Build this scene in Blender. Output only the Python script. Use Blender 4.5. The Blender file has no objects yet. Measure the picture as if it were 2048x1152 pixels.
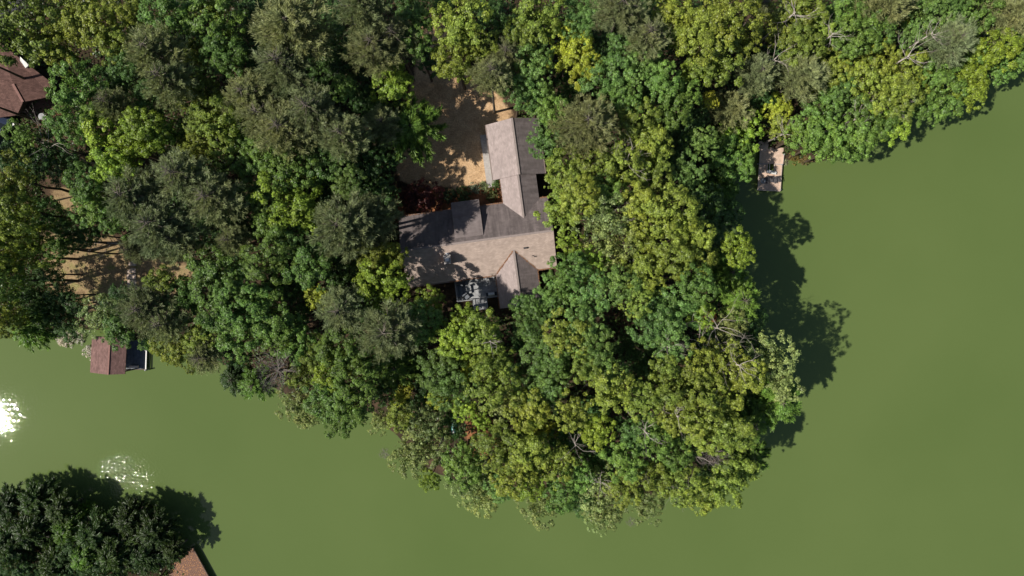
import bpy, bmesh, math, random
import numpy as np
from mathutils import Vector, Matrix
scene = bpy.context.scene
R = math.radians
# ------------------------------------------------------------------ camera
H = 94.0                      # drone height above the lake
F = 2048*24/36.0              # focal length in photo pixels
cam_d = bpy.data.cameras.new('camera'); cam_d.lens = 24; cam_d.sensor_width = 36
cam_d.clip_start = 0.5; cam_d.clip_end = 2000
cam = bpy.data.objects.new('camera', cam_d); scene.collection.objects.link(cam)
cam.location = (0, 0, H); cam.rotation_euler = (0, 0, 0)
scene.camera = cam
# ------------------------------------------------------------------ light
SUN_EL, SUN_AZ = R(51.1), R(14)          # sun stands to the left, a little towards the bottom of the picture
tosun = Vector((-math.cos(SUN_AZ)*math.cos(SUN_EL), -math.sin(SUN_AZ)*math.cos(SUN_EL), math.sin(SUN_EL)))
world = bpy.data.worlds.new('World'); scene.world = world; world.use_nodes = True
wt = world.node_tree; bg = wt.nodes['Background']
sky = wt.nodes.new('ShaderNodeTexSky'); sky.sky_type = 'NISHITA'; sky.sun_disc = False
sky.sun_elevation = SUN_EL; sky.sun_rotation = math.atan2(tosun.x, tosun.y) % (2*math.pi)
wt.links.new(sky.outputs[0], bg.inputs[0]); bg.inputs[1].default_value = 0.075
sd = bpy.data.lights.new('sun', 'SUN'); sd.energy = 5.0; sd.angle = R(0.53); sd.color = (1, .95, .86)
sun = bpy.data.objects.new('sun', sd); scene.collection.objects.link(sun)
sun.rotation_euler = tosun.to_track_quat('Z', 'Y').to_euler(); sun.location = (-60, -20, 80)
scene.view_settings.view_transform = 'Standard'; scene.view_settings.look = 'None'
scene.view_settings.exposure = 0.12; scene.view_settings.gamma = 1.0
scene.render.engine = 'CYCLES'
scene.cycles.max_bounces = 6; scene.cycles.diffuse_bounces = 3; scene.cycles.glossy_bounces = 2
scene.cycles.transmission_bounces = 3; scene.cycles.caustics_reflective = False; scene.cycles.caustics_refractive = False

C = scene.collection
def at(px, py, z=0.0):
    return Vector(((px-1024)/F*(H-z), -(py-576)/F*(H-z), z))
def pix(p):
    return (1024+p[0]*F/(H-p[2]), 576-p[1]*F/(H-p[2]))
# ------------------------------------------------------------------ materials
def mat(name, col, rough=.8, spec=.3, metal=0, var=0, vscale=3.0, col2=None, bump=0, bscale=20, bdist=.02):
    m = bpy.data.materials.new(name); m.use_nodes = True; t = m.node_tree; b = t.nodes['Principled BSDF']
    b.inputs['Base Color'].default_value = (*col, 1); b.inputs['Roughness'].default_value = rough
    b.inputs['Specular IOR Level'].default_value = spec; b.inputs['Metallic'].default_value = metal
    tc = t.nodes.new('ShaderNodeTexCoord')
    if var or col2:
        n = t.nodes.new('ShaderNodeTexNoise'); n.inputs['Scale'].default_value = vscale; n.inputs['Detail'].default_value = 7
        n.inputs['Roughness'].default_value = .65
        t.links.new(tc.outputs['Object'], n.inputs['Vector'])
        r = t.nodes.new('ShaderNodeValToRGB'); r.color_ramp.elements[0].position = .32; r.color_ramp.elements[1].position = .68
        c2 = col2 or tuple(min(1, c*(1+var)) for c in col); c1 = col if col2 else tuple(c*(1-var) for c in col)
        r.color_ramp.elements[0].color = (*c1, 1); r.color_ramp.elements[1].color = (*c2, 1)
        t.links.new(n.outputs['Fac'], r.inputs[0]); t.links.new(r.outputs[0], b.inputs['Base Color'])
    if bump:
        n = t.nodes.new('ShaderNodeTexNoise'); n.inputs['Scale'].default_value = bscale; n.inputs['Detail'].default_value = 5
        t.links.new(tc.outputs['Object'], n.inputs['Vector'])
        bp = t.nodes.new('ShaderNodeBump'); bp.inputs['Strength'].default_value = bump; bp.inputs['Distance'].default_value = bdist
        t.links.new(n.outputs['Fac'], bp.inputs['Height']); t.links.new(bp.outputs[0], b.inputs['Normal'])
    return m
class NT:
    """tiny node helper"""
    def __init__(s, m): s.t = m.node_tree
    def n(s, kind, **kw):
        x = s.t.nodes.new(kind)
        for k, v in kw.items(): setattr(x, k, v)
        return x
    def l(s, a, b): s.t.links.new(a, b)
    def math(s, op, a, b=None):
        x = s.n('ShaderNodeMath', operation=op)
        for i, v in enumerate((a, b)):
            if v is None: continue
            if isinstance(v, (int, float)): x.inputs[i].default_value = v
            else: s.l(v, x.inputs[i])
        return x.outputs[0]
    def ramp(s, fac, stops):
        x = s.n('ShaderNodeValToRGB'); e = x.color_ramp.elements
        e[0].position, e[0].color = stops[0][0], (*stops[0][1], 1); e[1].position, e[1].color = stops[-1][0], (*stops[-1][1], 1)
        for p, c in stops[1:-1]:
            q = e.new(p); q.color = (*c, 1)
        s.l(fac, x.inputs[0]); return x.outputs[0]
    def mix(s, fac, a, b, mode='MIX'):
        x = s.n('ShaderNodeMix', data_type='RGBA', blend_type=mode)
        for i, v in ((0, fac), (6, a), (7, b)):
            if isinstance(v, (int, float)): x.inputs[i].default_value = v
            elif isinstance(v, tuple): x.inputs[i].default_value = (*v, 1)
            else: s.l(v, x.inputs[i])
        return x.outputs[2]
def leaf_material(name, transl=.3, lo=.5, hi=1.65, warm=.3):
    m = bpy.data.materials.new(name); m.use_nodes = True; N = NT(m); t = m.node_tree
    b = t.nodes['Principled BSDF']; out = t.nodes['Material Output']
    oi = N.n('ShaderNodeObjectInfo'); g = N.n('ShaderNodeNewGeometry'); tc = N.n('ShaderNodeTexCoord')
    v = N.ramp(g.outputs['Random Per Island'], [(0, (lo,)*3), (1, (hi,)*3)])
    c = N.mix(1.0, oi.outputs['Color'], v, 'MULTIPLY')
    nz = N.n('ShaderNodeTexNoise'); nz.inputs['Scale'].default_value = .55; nz.inputs['Detail'].default_value = 3
    N.l(g.outputs['Position'], nz.inputs['Vector'])
    f = N.ramp(nz.outputs['Fac'], [(.42, (0,)*3), (.66, (warm,)*3)])
    c = N.mix(f, c, N.mix(1.0, c, (1.45, 1.12, .7), 'MULTIPLY'))
    nk = N.n('ShaderNodeTexNoise'); nk.inputs['Scale'].default_value = 2.1; nk.inputs['Detail'].default_value = 2
    N.l(g.outputs['Position'], nk.inputs['Vector'])
    c = N.mix(1.0, c, N.ramp(nk.outputs['Fac'], [(.36, (.68,)*3), (.64, (1.42,)*3)]), 'MULTIPLY')
    N.l(c, b.inputs['Base Color']); b.inputs['Roughness'].default_value = .42; b.inputs['Specular IOR Level'].default_value = .35
    tr = N.n('ShaderNodeBsdfTranslucent'); N.l(N.mix(1.0, c, (1.3, 1.35, .7), 'MULTIPLY'), tr.inputs[0])
    ms = N.n('ShaderNodeMixShader'); ms.inputs[0].default_value = transl
    N.l(b.outputs[0], ms.inputs[1]); N.l(tr.outputs[0], ms.inputs[2]); N.l(ms.outputs[0], out.inputs[0])
    return m
M = {}
M['leaf'] = leaf_material('leaf_green')
M['needle'] = leaf_material('pine_needle', .15, .6, 1.5, .2)
M['bark'] = mat('bark', (.10, .075, .055), .9, .1, var=.4, vscale=4, bump=.5)
M['palebark'] = mat('weathered_branch', (.40, .35, .31), .85, .1, var=.3, vscale=6)
M['twig'] = mat('grey_twig', (.26, .22, .205), .9, .1, var=.35, vscale=3)

M['pinebark'] = mat('pine_bark', (.13, .11, .09), .9, .1, var=.35, vscale=3)
def shingle(name, col, along='x', stain=0.0, rowcol=.12):
    m = bpy.data.materials.new(name); m.use_nodes = True; N = NT(m); b = m.node_tree.nodes['Principled BSDF']
    tc = N.n('ShaderNodeTexCoord'); sp = N.n('ShaderNodeSeparateXYZ'); N.l(tc.outputs['Object'], sp.inputs[0])
    cb = N.n('ShaderNodeCombineXYZ')
    if along == 'x': N.l(sp.outputs[0], cb.inputs[0]); N.l(sp.outputs[1], cb.inputs[1])
    else: N.l(sp.outputs[1], cb.inputs[0]); N.l(sp.outputs[0], cb.inputs[1])
    br = N.n('ShaderNodeTexBrick'); br.inputs['Scale'].default_value = 1; br.inputs['Brick Width'].default_value = .34
    br.inputs['Row Height'].default_value = .14; br.inputs['Mortar Size'].default_value = .012
    br.inputs['Color1'].default_value = (*[c*(1-rowcol) for c in col], 1); br.inputs['Color2'].default_value = (*[c*(1+rowcol) for c in col], 1)
    br.inputs['Mortar'].default_value = (*[c*.6 for c in col], 1); N.l(cb.outputs[0], br.inputs['Vector'])
    n1 = N.n('ShaderNodeTexNoise'); n1.inputs['Scale'].default_value = 1.3; n1.inputs['Detail'].default_value = 8; N.l(tc.outputs['Object'], n1.inputs['Vector'])
    c = N.mix(.8, br.outputs['Color'], N.ramp(n1.outputs['Fac'], [(.3, (.84,)*3), (.7, (1.14,)*3)]), 'MULTIPLY')
    mp = N.n('ShaderNodeMapping'); N.l(tc.outputs['Object'], mp.inputs[0])
    mp.inputs['Scale'].default_value = (5.0, .35, 1) if along == 'x' else (.35, 5.0, 1)
    n2 = N.n('ShaderNodeTexNoise'); n2.inputs['Scale'].default_value = .6; n2.inputs['Detail'].default_value = 6; n2.inputs['Roughness'].default_value=.6
    N.l(mp.outputs[0], n2.inputs['Vector'])
    c = N.mix(1.0, c, N.ramp(n2.outputs['Fac'], [(.35, (1-stain,)*3), (.65, (1.0,)*3)]), 'MULTIPLY')
    N.l(c, b.inputs['Base Color']); b.inputs['Roughness'].default_value = .9; b.inputs['Specular IOR Level'].default_value = .15
    n3 = N.n('ShaderNodeTexNoise'); n3.inputs['Scale'].default_value = 30; N.l(tc.outputs['Object'], n3.inputs['Vector'])
    bp = N.n('ShaderNodeBump'); bp.inputs['Strength'].default_value = .5; bp.inputs['Distance'].default_value = .01
    N.l(n3.outputs[0], bp.inputs['Height']); N.l(bp.outputs[0], b.inputs['Normal'])
    return m
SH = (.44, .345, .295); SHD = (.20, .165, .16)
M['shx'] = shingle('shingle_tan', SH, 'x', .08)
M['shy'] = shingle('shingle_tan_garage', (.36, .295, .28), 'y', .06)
M['shn'] = shingle('shingle_shaded_algae', SHD, 'x', .35)  # algae streaks over a base darkened to paint in the slope's shade
M['shyd'] = shingle('shingle_tan_shaded', (.225, .188, .182), 'y', .28)  # darker copy for the right-hand slopes, their shade put into the colour
M['shp'] = shingle('shingle_greyer', (.215, .178, .172), 'x', .14)
M['shred'] = shingle('shingle_red_brown', (.13, .072, .06), 'x', .2, .25)
M['shredy'] = shingle('shingle_red_brown_lake', (.20, .118, .105), 'y', .1, .25)
M['ridge'] = mat('ridge_cap', (.26, .215, .20), .9, .1, var=.2, vscale=8)
M['ridgered'] = mat('ridge_cap_red', (.25, .14, .12), .9, .1, var=.2, vscale=8)
M['wall'] = mat('brown_siding', (.12, .085, .065), .8, .2, var=.2, vscale=3)
M['trim'] = mat('fascia_paint', (.20, .15, .13), .6, .3, var=.1)
M['glass'] = mat('window_glass', (.03, .04, .05), .08, .6)
M['greydeck'] = mat('weathered_grey_boards', (.33, .33, .335), .8, .2, var=.3, vscale=2.5)
M['wood'] = mat('pale_deck_boards', (.60, .44, .34), .8, .2, var=.22, vscale=2.2)
M['wood2'] = mat('pale_deck_frame', (.52, .42, .35), .8, .2, var=.2, vscale=4)
M['rust'] = mat('brown_dock_boards', (.17, .09, .065), .85, .15, vscale=6, col2=(.20, .12, .085))
M['darkdock'] = mat('dark_blue_grey_boards', (.045, .055, .07), .55, .4, col2=(.10, .12, .145), vscale=2)
M['white'] = mat('white_paint', (.72, .70, .66), .5, .4, var=.08)
M['metal'] = mat('galvanised_metal', (.55, .54, .52), .45, .5, metal=.4, var=.2, vscale=8)
M['dark'] = mat('dark_metal', (.03, .03, .035), .5, .4, var=.3)
M['conc'] = mat('concrete', (.36, .33, .31), .9, .2, var=.2, vscale=5, bump=.3)
M['stone'] = mat('stone', (.42, .33, .27), .9, .2, var=.35, vscale=4, bump=.6, bscale=6, bdist=.1)
M['teal'] = mat('teal_plastic', (.02, .16, .13), .35, .5, var=.1)
M['cushion'] = mat('grey_cushion', (.16, .17, .19), .9, .1, var=.3, vscale=6)
M['brick'] = mat('chimney_brick', (.30, .20, .16), .9, .1, var=.4, vscale=14)
M['litter'] = mat('orange_pine_straw', (.20, .085, .04), .95, .05, vscale=5, col2=(.32, .17, .09))

# ------------------------------------------------------------------ mesh helpers
def quads(name, V, m, parent=None):
    """V: (n,4,3) array of separate quads"""
    V = np.asarray(V, dtype=np.float32); n = len(V)
    me = bpy.data.meshes.new(name); me.vertices.add(n*4); me.loops.add(n*4); me.polygons.add(n)
    me.vertices.foreach_set('co', V.reshape(-1)); me.loops.foreach_set('vertex_index', np.arange(n*4, dtype=np.int32))
    me.polygons.foreach_set('loop_start', np.arange(0, n*4, 4, dtype=np.int32))
    me.polygons.foreach_set('loop_total', np.full(n, 4, dtype=np.int32)); me.update(calc_edges=True)
    me.materials.append(m)
    o = bpy.data.objects.new(name, me); C.objects.link(o)
    if parent: o.parent = parent
    return o
class MB:
    def __init__(s): s.v = []; s.f = []
    def add(s, v, f):
        k = len(s.v); s.v += [tuple(x) for x in v]; s.f += [tuple(i+k for i in q) for q in f]; return s
    def box(s, x0, x1, y0, y1, z0, z1, rot=0, org=None):
        v = [(x, y, z) for z in (z0, z1) for y in (y0, y1) for x in (x0, x1)]
        if rot:
            ox, oy = org or ((x0+x1)/2, (y0+y1)/2); c, q = math.cos(rot), math.sin(rot)
            v = [(ox+(x-ox)*c-(y-oy)*q, oy+(x-ox)*q+(y-oy)*c, z) for x, y, z in v]
        return s.add(v, [(0, 2, 3, 1), (4, 5, 7, 6), (0, 1, 5, 4), (2, 6, 7, 3), (0, 4, 6, 2), (1, 3, 7, 5)])
    def slab(s, pts, t):
        """pts: top polygon (3D, ccw seen from above), thickness t downward"""
        n = len(pts); v = [tuple(p) for p in pts]+[(p[0], p[1], p[2]-t) for p in pts]
        f = [tuple(range(n)), tuple(range(2*n-1, n-1, -1))]+[(i, i+n, (i+1) % n+n, (i+1) % n) for i in range(n)]
        return s.add(v, f)
    def prism(s, pts, z0, z1):
        n = len(pts); v = [(p[0], p[1], z1) for p in pts]+[(p[0], p[1], z0) for p in pts]
        f = [tuple(range(n)), tuple(range(2*n-1, n-1, -1))]+[(i, i+n, (i+1) % n+n, (i+1) % n) for i in range(n)]
        return s.add(v, f)
    def tube(s, pts, rad, n=6, cap=True):
        pts = [Vector(p) for p in pts]; rings = []
        if not hasattr(rad, '__len__'): rad = [rad]*len(pts)
        k = len(s.v)
        for i, p in enumerate(pts):
            d = (pts[min(i+1, len(pts)-1)]-pts[max(i-1, 0)]).normalized()
            a = d.orthogonal().normalized(); b = d.cross(a)
            for j in range(n):
                an = 2*math.pi*j/n; s.v.append(tuple(p+(a*math.cos(an)+b*math.sin(an))*rad[i]))
        for i in range(len(pts)-1):
            for j in range(n):
                s.f.append((k+i*n+j, k+i*n+(j+1) % n, k+(i+1)*n+(j+1) % n, k+(i+1)*n+j))
        if cap:
            s.f.append(tuple(k+j for j in range(n-1, -1, -1))); s.f.append(tuple(k+(len(pts)-1)*n+j for j in range(n)))
        return s
    def build(s, name, m, parent=None, smooth=False):
        me = bpy.data.meshes.new(name); me.from_pydata(s.v, [], s.f); me.update()
        bm = bmesh.new(); bm.from_mesh(me); bmesh.ops.recalc_face_normals(bm, faces=bm.faces); bm.to_mesh(me); bm.free()
        if smooth: me.polygons.foreach_set('use_smooth', [True]*len(me.polygons))
        me.materials.append(m); o = bpy.data.objects.new(name, me); C.objects.link(o)
        if parent: o.parent = parent
        return o
def empty(name, loc=(0, 0, 0), rz=0):
    o = bpy.data.objects.new(name, None); C.objects.link(o); o.location = loc; o.rotation_euler = (0, 0, rz); o.empty_display_size = .5
    return o
def tag(o, label=None, cat=None, group=None, kind=None):
    if label: o['label'] = label
    if cat: o['category'] = cat
    if group: o['group'] = group
    if kind: o['kind'] = kind
    return o

# ------------------------------------------------------------------ land and water
def P(lst, z=0): return [tuple(at(x, y, z))[:2] for x, y in lst]
LAND1 = P([(-700, 640), (-60, 640), (60, 652), (140, 660), (185, 662), (300, 672), (400, 712), (470, 742), (540, 768), (600, 795), (680, 820),
   (760, 838), (800, 870), (850, 925), (920, 955), (1000, 975), (1080, 985), (1200, 1000), (1290, 990), (1380, 960),
   (1450, 925), (1490, 880), (1500, 830), (1540, 780), (1545, 720), (1500, 670), (1480, 600), (1455, 540), (1430, 470),
   (1420, 400), (1450, 340), (1510, 300), (1535, 296), (1575, 326), (1660, 318), (1720, 280), (1790, 240), (1870, 210), (1960, 160), (2060, 140),
   (2700, 60), (2700, -700), (-700, -700)])
LAND2 = P([(-700, 985), (-60, 1000), (60, 1012), (140, 1040), (210, 1050), (290, 1072), (350, 1115), (385, 1160), (400, 1220), (300, 1700), (-700, 1700)])
GX0, GX1, GY0, GY1, GS = -104.0, 104.0, -72.0, 72.0, 0.5
gx = np.arange(GX0, GX1+.01, GS); gy = np.arange(GY0, GY1+.01, GS)
XX, YY = np.meshgrid(gx, gy)
def sdist(poly, X, Y):
    d = np.full(X.shape, 1e9); ins = np.zeros(X.shape, bool); n = len(poly)
    for i in range(n):
        ax, ay = poly[i]; bx, by = poly[(i+1) % n]; dx, dy = bx-ax, by-ay
        t = np.clip(((X-ax)*dx+(Y-ay)*dy)/(dx*dx+dy*dy), 0, 1)
        d = np.minimum(d, np.hypot(X-ax-t*dx, Y-ay-t*dy))
        if ay != by:
            c = ((ay > Y) != (by > Y)) & (X < (bx-ax)*(Y-ay)/(by-ay)+ax); ins ^= c
    return np.where(ins, d, -d)
D = np.maximum(sdist(LAND1, XX, YY), sdist(LAND2, XX, YY))
wob = sum(a*np.sin(XX*fx+YY*fy+ph) for a, fx, fy, ph in ((.5, .45, .3, 1), (.4, -.3, .6, 2), (.25, 1.1, .7, 0), (.2, .8, -1.3, 4)))
Dw = D+wob*.8
Z = np.where(Dw > 0, .05+4.9*(1-np.exp(-np.maximum(Dw, 0)/13)), np.maximum(-3.0, Dw*.35))
Z = Z+np.where(Dw > 1, wob*.09, 0)
TH = R(7.6); HO = Vector((4.55, 11.6, 0))                    # the house's own frame: u along the main ridge, v towards the top
eU = Vector((math.cos(TH), math.sin(TH), 0)); eV = Vector((-math.sin(TH), math.cos(TH), 0))
def L(u, v, z=0): return HO+eU*u+eV*v+Vector((0, 0, z))
U = (XX-HO.x)*eU.x+(YY-HO.y)*eU.y; V_ = (XX-HO.x)*eV.x+(YY-HO.y)*eV.y
pad = np.clip(1-np.maximum(np.maximum(-22-U, U-2), np.maximum(-9-V_, V_-14))/4, 0, 1)
pad = pad*pad*(3-2*pad); Z = Z*(1-pad)+4.0*pad
def blur(a, k):
    for _ in range(k):
        a = (a+np.roll(a, 1, 0)+np.roll(a, -1, 0)+np.roll(a, 1, 1)+np.roll(a, -1, 1))/5
    return a
def hgt(x, y):
    i = int(min(max((x-GX0)/GS, 0), len(gx)-1)); j = int(min(max((y-GY0)/GS, 0), len(gy)-1)); return float(Z[j, i])
def dland(x, y):
    i = int(min(max((x-GX0)/GS, 0), len(gx)-1)); j = int(min(max((y-GY0)/GS, 0), len(gy)-1)); return float(D[j, i])
drive = P([(830, 60), (905, 60), (935, 140), (1005, 195), (1030, 240), (985, 262), (992, 362), (940, 372), (895, 378), (850, 372), (800, 368), (790, 330), (800, 270), (815, 200), (835, 140)], 4)
clear = P([(90, 470), (200, 465), (275, 480), (310, 510), (400, 535), (395, 560), (310, 610), (170, 625), (80, 590)], 2.5)
clear2 = P([(105, 370), (165, 385), (175, 420), (120, 425)], 3)
straw = P([(780, 372), (900, 380), (985, 368), (1012, 400), (1000, 430), (790, 450)], 4)
peng = P([(930, 820), (990, 830), (1000, 900), (940, 930)], 1.5)
asph = P([(-300, -60), (70, -60), (55, 20), (20, 60), (-60, 80), (-300, 60)], 4)
bare = blur((np.maximum(sdist(drive, XX, YY), -9) > 0).astype(float), 5)
grass = blur((np.maximum(sdist(clear, XX, YY), sdist(clear2, XX, YY)) > 0).astype(float), 6)
orng = blur((np.maximum(sdist(straw, XX, YY), sdist(peng, XX, YY)) > 0).astype(float), 5)
asp = blur((sdist(asph, XX, YY) > 0).astype(float), 2)
nr, nc = XX.shape
me = bpy.data.meshes.new('ground'); me.vertices.add(nr*nc)
me.vertices.foreach_set('co', np.stack([XX, YY, Z], -1).astype(np.float32).reshape(-1))
idx = np.arange(nr*nc).reshape(nr, nc); q = np.stack([idx[:-1, :-1], idx[:-1, 1:], idx[1:, 1:], idx[1:, :-1]], -1).reshape(-1, 4)
me.loops.add(q.size); me.polygons.add(len(q)); me.loops.foreach_set('vertex_index', q.reshape(-1).astype(np.int32))
me.polygons.foreach_set('loop_start', np.arange(0, q.size, 4, dtype=np.int32)); me.polygons.foreach_set('loop_total', np.full(len(q), 4, dtype=np.int32))
me.polygons.foreach_set('use_smooth', np.ones(len(q), bool)); me.update(calc_edges=True)
ca = me.color_attributes.new('cover', 'FLOAT_COLOR', 'POINT')
ca.data.foreach_set('color', np.stack([bare, grass, orng, asp], -1).astype(np.float32).reshape(-1))
gm = bpy.data.materials.new('forest_floor'); gm.use_nodes = True; N = NT(gm); b = gm.node_tree.nodes['Principled BSDF']
tc = N.n('ShaderNodeTexCoord'); at_ = N.n('ShaderNodeVertexColor', layer_name='cover'); sp = N.n('ShaderNodeSeparateColor'); N.l(at_.outputs[0], sp.inputs[0])
def nz(scale, det=6, rough=.6):
    x = N.n('ShaderNodeTexNoise'); x.inputs['Scale'].default_value = scale; x.inputs['Detail'].default_value = det; x.inputs['Roughness'].default_value = rough
    N.l(tc.outputs['Object'], x.inputs['Vector']); return x.outputs['Fac']
floor_c = N.ramp(nz(.5, 8, .7), [(.3, (.022, .020, .012)), (.5, (.055, .038, .024)), (.7, (.11, .068, .042))])
tan_c = N.ramp(nz(.9, 9, .75), [(.3, (.34, .21, .115)), (.5, (.52, .34, .19)), (.7, (.64, .45, .28))])
gr_c = N.ramp(nz(.6, 9, .7), [(.3, (.13, .085, .045)), (.48, (.30, .21, .115)), (.62, (.21, .19, .07)), (.75, (.46, .36, .24))])
or_c = N.ramp(nz(1.2, 8, .7), [(.3, (.13, .055, .03)), (.55, (.30, .13, .06)), (.72, (.42, .22, .11))])
edge = nz(1.1, 7, .7)
def msk(o, k=1.3): return N.math('SMOOTH_MIN', 1.0, N.math('MAXIMUM', 0.0, N.math('ADD', N.math('MULTIPLY', N.math('SUBTRACT', o, .5), 4.0), N.math('ADD', .5, N.math('MULTIPLY', N.math('SUBTRACT', edge, .5), 4.0)))))
def msk(o):
    a = N.math('ADD', N.math('MULTIPLY', N.math('SUBTRACT', o, .5), 4.0), N.math('ADD', .5, N.math('MULTIPLY', N.math('SUBTRACT', edge, .5), 4.0)))
    return N.math('MINIMUM', 1.0, N.math('MAXIMUM', 0.0, a))
c = N.mix(msk(sp.outputs[2]), floor_c, or_c); c = N.mix(msk(sp.outputs[1]), c, gr_c); c = N.mix(msk(sp.outputs[0]), c, tan_c)
c = N.mix(1.0, c, N.ramp(nz(5.5, 8, .8), [(.36, (.55,)*3), (.62, (1.25,)*3)]), 'MULTIPLY')
c = N.mix(at_.outputs['Alpha'], c, (.05, .05, .055))
N.l(c, b.inputs['Base Color']); b.inputs['Roughness'].default_value = .95; b.inputs['Specular IOR Level'].default_value = .1
bp = N.n('ShaderNodeBump'); bp.inputs['Strength'].default_value = .6; bp.inputs['Distance'].default_value = .08
N.l(nz(4, 6), bp.inputs['Height']); N.l(bp.outputs[0], b.inputs['Normal'])
me.materials.append(gm); g = bpy.data.objects.new('ground', me); C.objects.link(g); g['kind'] = 'structure'
# far land and lake bed beyond the modelled patch
# water
wm = bpy.data.materials.new('lake_water'); wm.use_nodes = True; N = NT(wm); b = wm.node_tree.nodes['Principled BSDF']
tc = N.n('ShaderNodeTexCoord')
n1 = N.n('ShaderNodeTexNoise'); n1.inputs['Scale'].default_value = .03; n1.inputs['Detail'].default_value = 4; N.l(tc.outputs['Object'], n1.inputs['Vector'])
N.l(N.ramp(n1.outputs['Fac'], [(.35, (.088, .128, .036)), (.65, (.101, .141, .042))]), b.inputs['Base Color'])
b.inputs['Roughness'].default_value = .02; b.inputs['IOR'].default_value = 1.33; b.inputs['Specular IOR Level'].default_value = .5
n2 = N.n('ShaderNodeTexNoise'); n2.inputs['Scale'].default_value = 3.3; n2.inputs['Detail'].default_value = 2; N.l(tc.outputs['Object'], n2.inputs['Vector'])
# a breezier patch towards the lower left shore
mp = N.n('ShaderNodeMapping'); c0 = at(260, 972, 0); mp.inputs['Location'].default_value = (-c0.x, -c0.y, 0); N.l(tc.outputs['Object'], mp.inputs[0])
ln = N.n('ShaderNodeVectorMath', operation='LENGTH'); N.l(mp.outputs[0], ln.inputs[0])
fal = N.ramp(N.math('DIVIDE', ln.outputs['Value'], 6.2), [(0, (1,)*3), (.35, (.9,)*3), (1, (0,)*3)])
amp = N.math('ADD', .0052, N.math('MULTIPLY', fal, .070))
bp = N.n('ShaderNodeBump'); bp.inputs['Strength'].default_value = 1.0
N.l(amp, bp.inputs['Distance']); N.l(n2.outputs['Fac'], bp.inputs['Height']); N.l(bp.outputs[0], b.inputs['Normal'])
w = MB().add([(-700, -600, 0), (700, -600, 0), (700, 600, 0), (-700, 600, 0)], [(0, 1, 2, 3)]).build('water', wm); w['kind'] = 'structure'

# ------------------------------------------------------------------ tree shapes (prototypes share their meshes between copies)
rng = np.random.default_rng(7)
def unit(n):
    v = rng.normal(size=(n, 3)); return v/np.linalg.norm(v, axis=1, keepdims=True)
def leafquads(c, nrm, L_, W_):
    n = len(c); a = np.cross(nrm, unit(n)); a /= np.linalg.norm(a, axis=1, keepdims=True)+1e-9; b_ = np.cross(nrm, a)
    L_ = (L_*rng.uniform(.7, 1.3, n))[:, None]; W_ = (W_*rng.uniform(.7, 1.3, n))[:, None]
    return np.stack([c-a*L_/2, c-b_*W_/2+a*L_*.05, c+a*L_/2-nrm*L_*.12, c+b_*W_/2+a*L_*.05], 1)
RC = 3.1
def broad_crown(name, lobes=11, clr=.36, per=76, leaf=.185, spread=.64, tall=1.05, open_=.12, cl_per=23, droop=0):
    cs = [np.array([0, 0, .25*RC])]; rs = [.55*RC]
    for i in range(lobes):
        a = 2.4*i+rng.uniform(-.4, .4); el = rng.uniform(-.15, 1.05); d = spread*RC*rng.uniform(.8, 1.12)
        cs.append(np.array([math.cos(a)*math.cos(el)*d, math.sin(a)*math.cos(el)*d, math.sin(el)*d*tall])); rs.append(RC*rng.uniform(.24, .46))
    cs = np.array(cs); rs = np.array(rs); out = []
    for c_, r_ in zip(cs, rs):
        n = int(cl_per*(r_/(.4*RC))**2); p = unit(n*2); p = p[p[:, 2] > -.35][:n]
        q_ = c_+p*r_*rng.uniform(.72, 1.22, (len(p), 1))
        dd = np.linalg.norm(q_[:, None]-cs[None], axis=2)/rs[None]
        keep = (dd < .72).sum(1) == 0; keep &= rng.random(len(p)) > open_
        for ctr, dr in zip(q_[keep], p[keep]):
            cr = clr*rng.choice([.45, .7, 1.0, 1.3])*rng.uniform(.8, 1.2); k = int(per*(cr/clr)**1.6)
            s_ = unit(k); s_[:, 2] = np.where(s_[:, 2] < -.2, -s_[:, 2], s_[:, 2])
            pos = ctr+s_*cr*rng.uniform(.45, 1.05, (k, 1))*np.array([1, 1, .75])
            if droop: pos[:, 2] -= droop*(np.linalg.norm(pos[:, :2], axis=1)/RC)**2
            nn = s_*.7+dr*.35+np.array([0, 0, .5])+unit(k)*.45; nn /= np.linalg.norm(nn, axis=1, keepdims=True)
            out.append(leafquads(pos, nn, leaf, leaf*.62))
    # sparse inner foliage
    k = 1000; s_ = unit(k); pos = s_*RC*.6*rng.random((k, 1))**.4*np.array([1, 1, .8]); out.append(leafquads(pos, unit(k), leaf*1.2, leaf*.8))
    return np.concatenate(out)
def strip(p0, p1, w):
    """thin blades from p0 to p1 (n,3)"""
    d = p1-p0; s_ = np.cross(d, unit(len(p0))); s_ /= np.linalg.norm(s_, axis=1, keepdims=True)+1e-9; s_ *= w
    return np.stack([p0-s_*.5, p0+s_*.5, p1+s_*.25, p1-s_*.25], 1)
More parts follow.
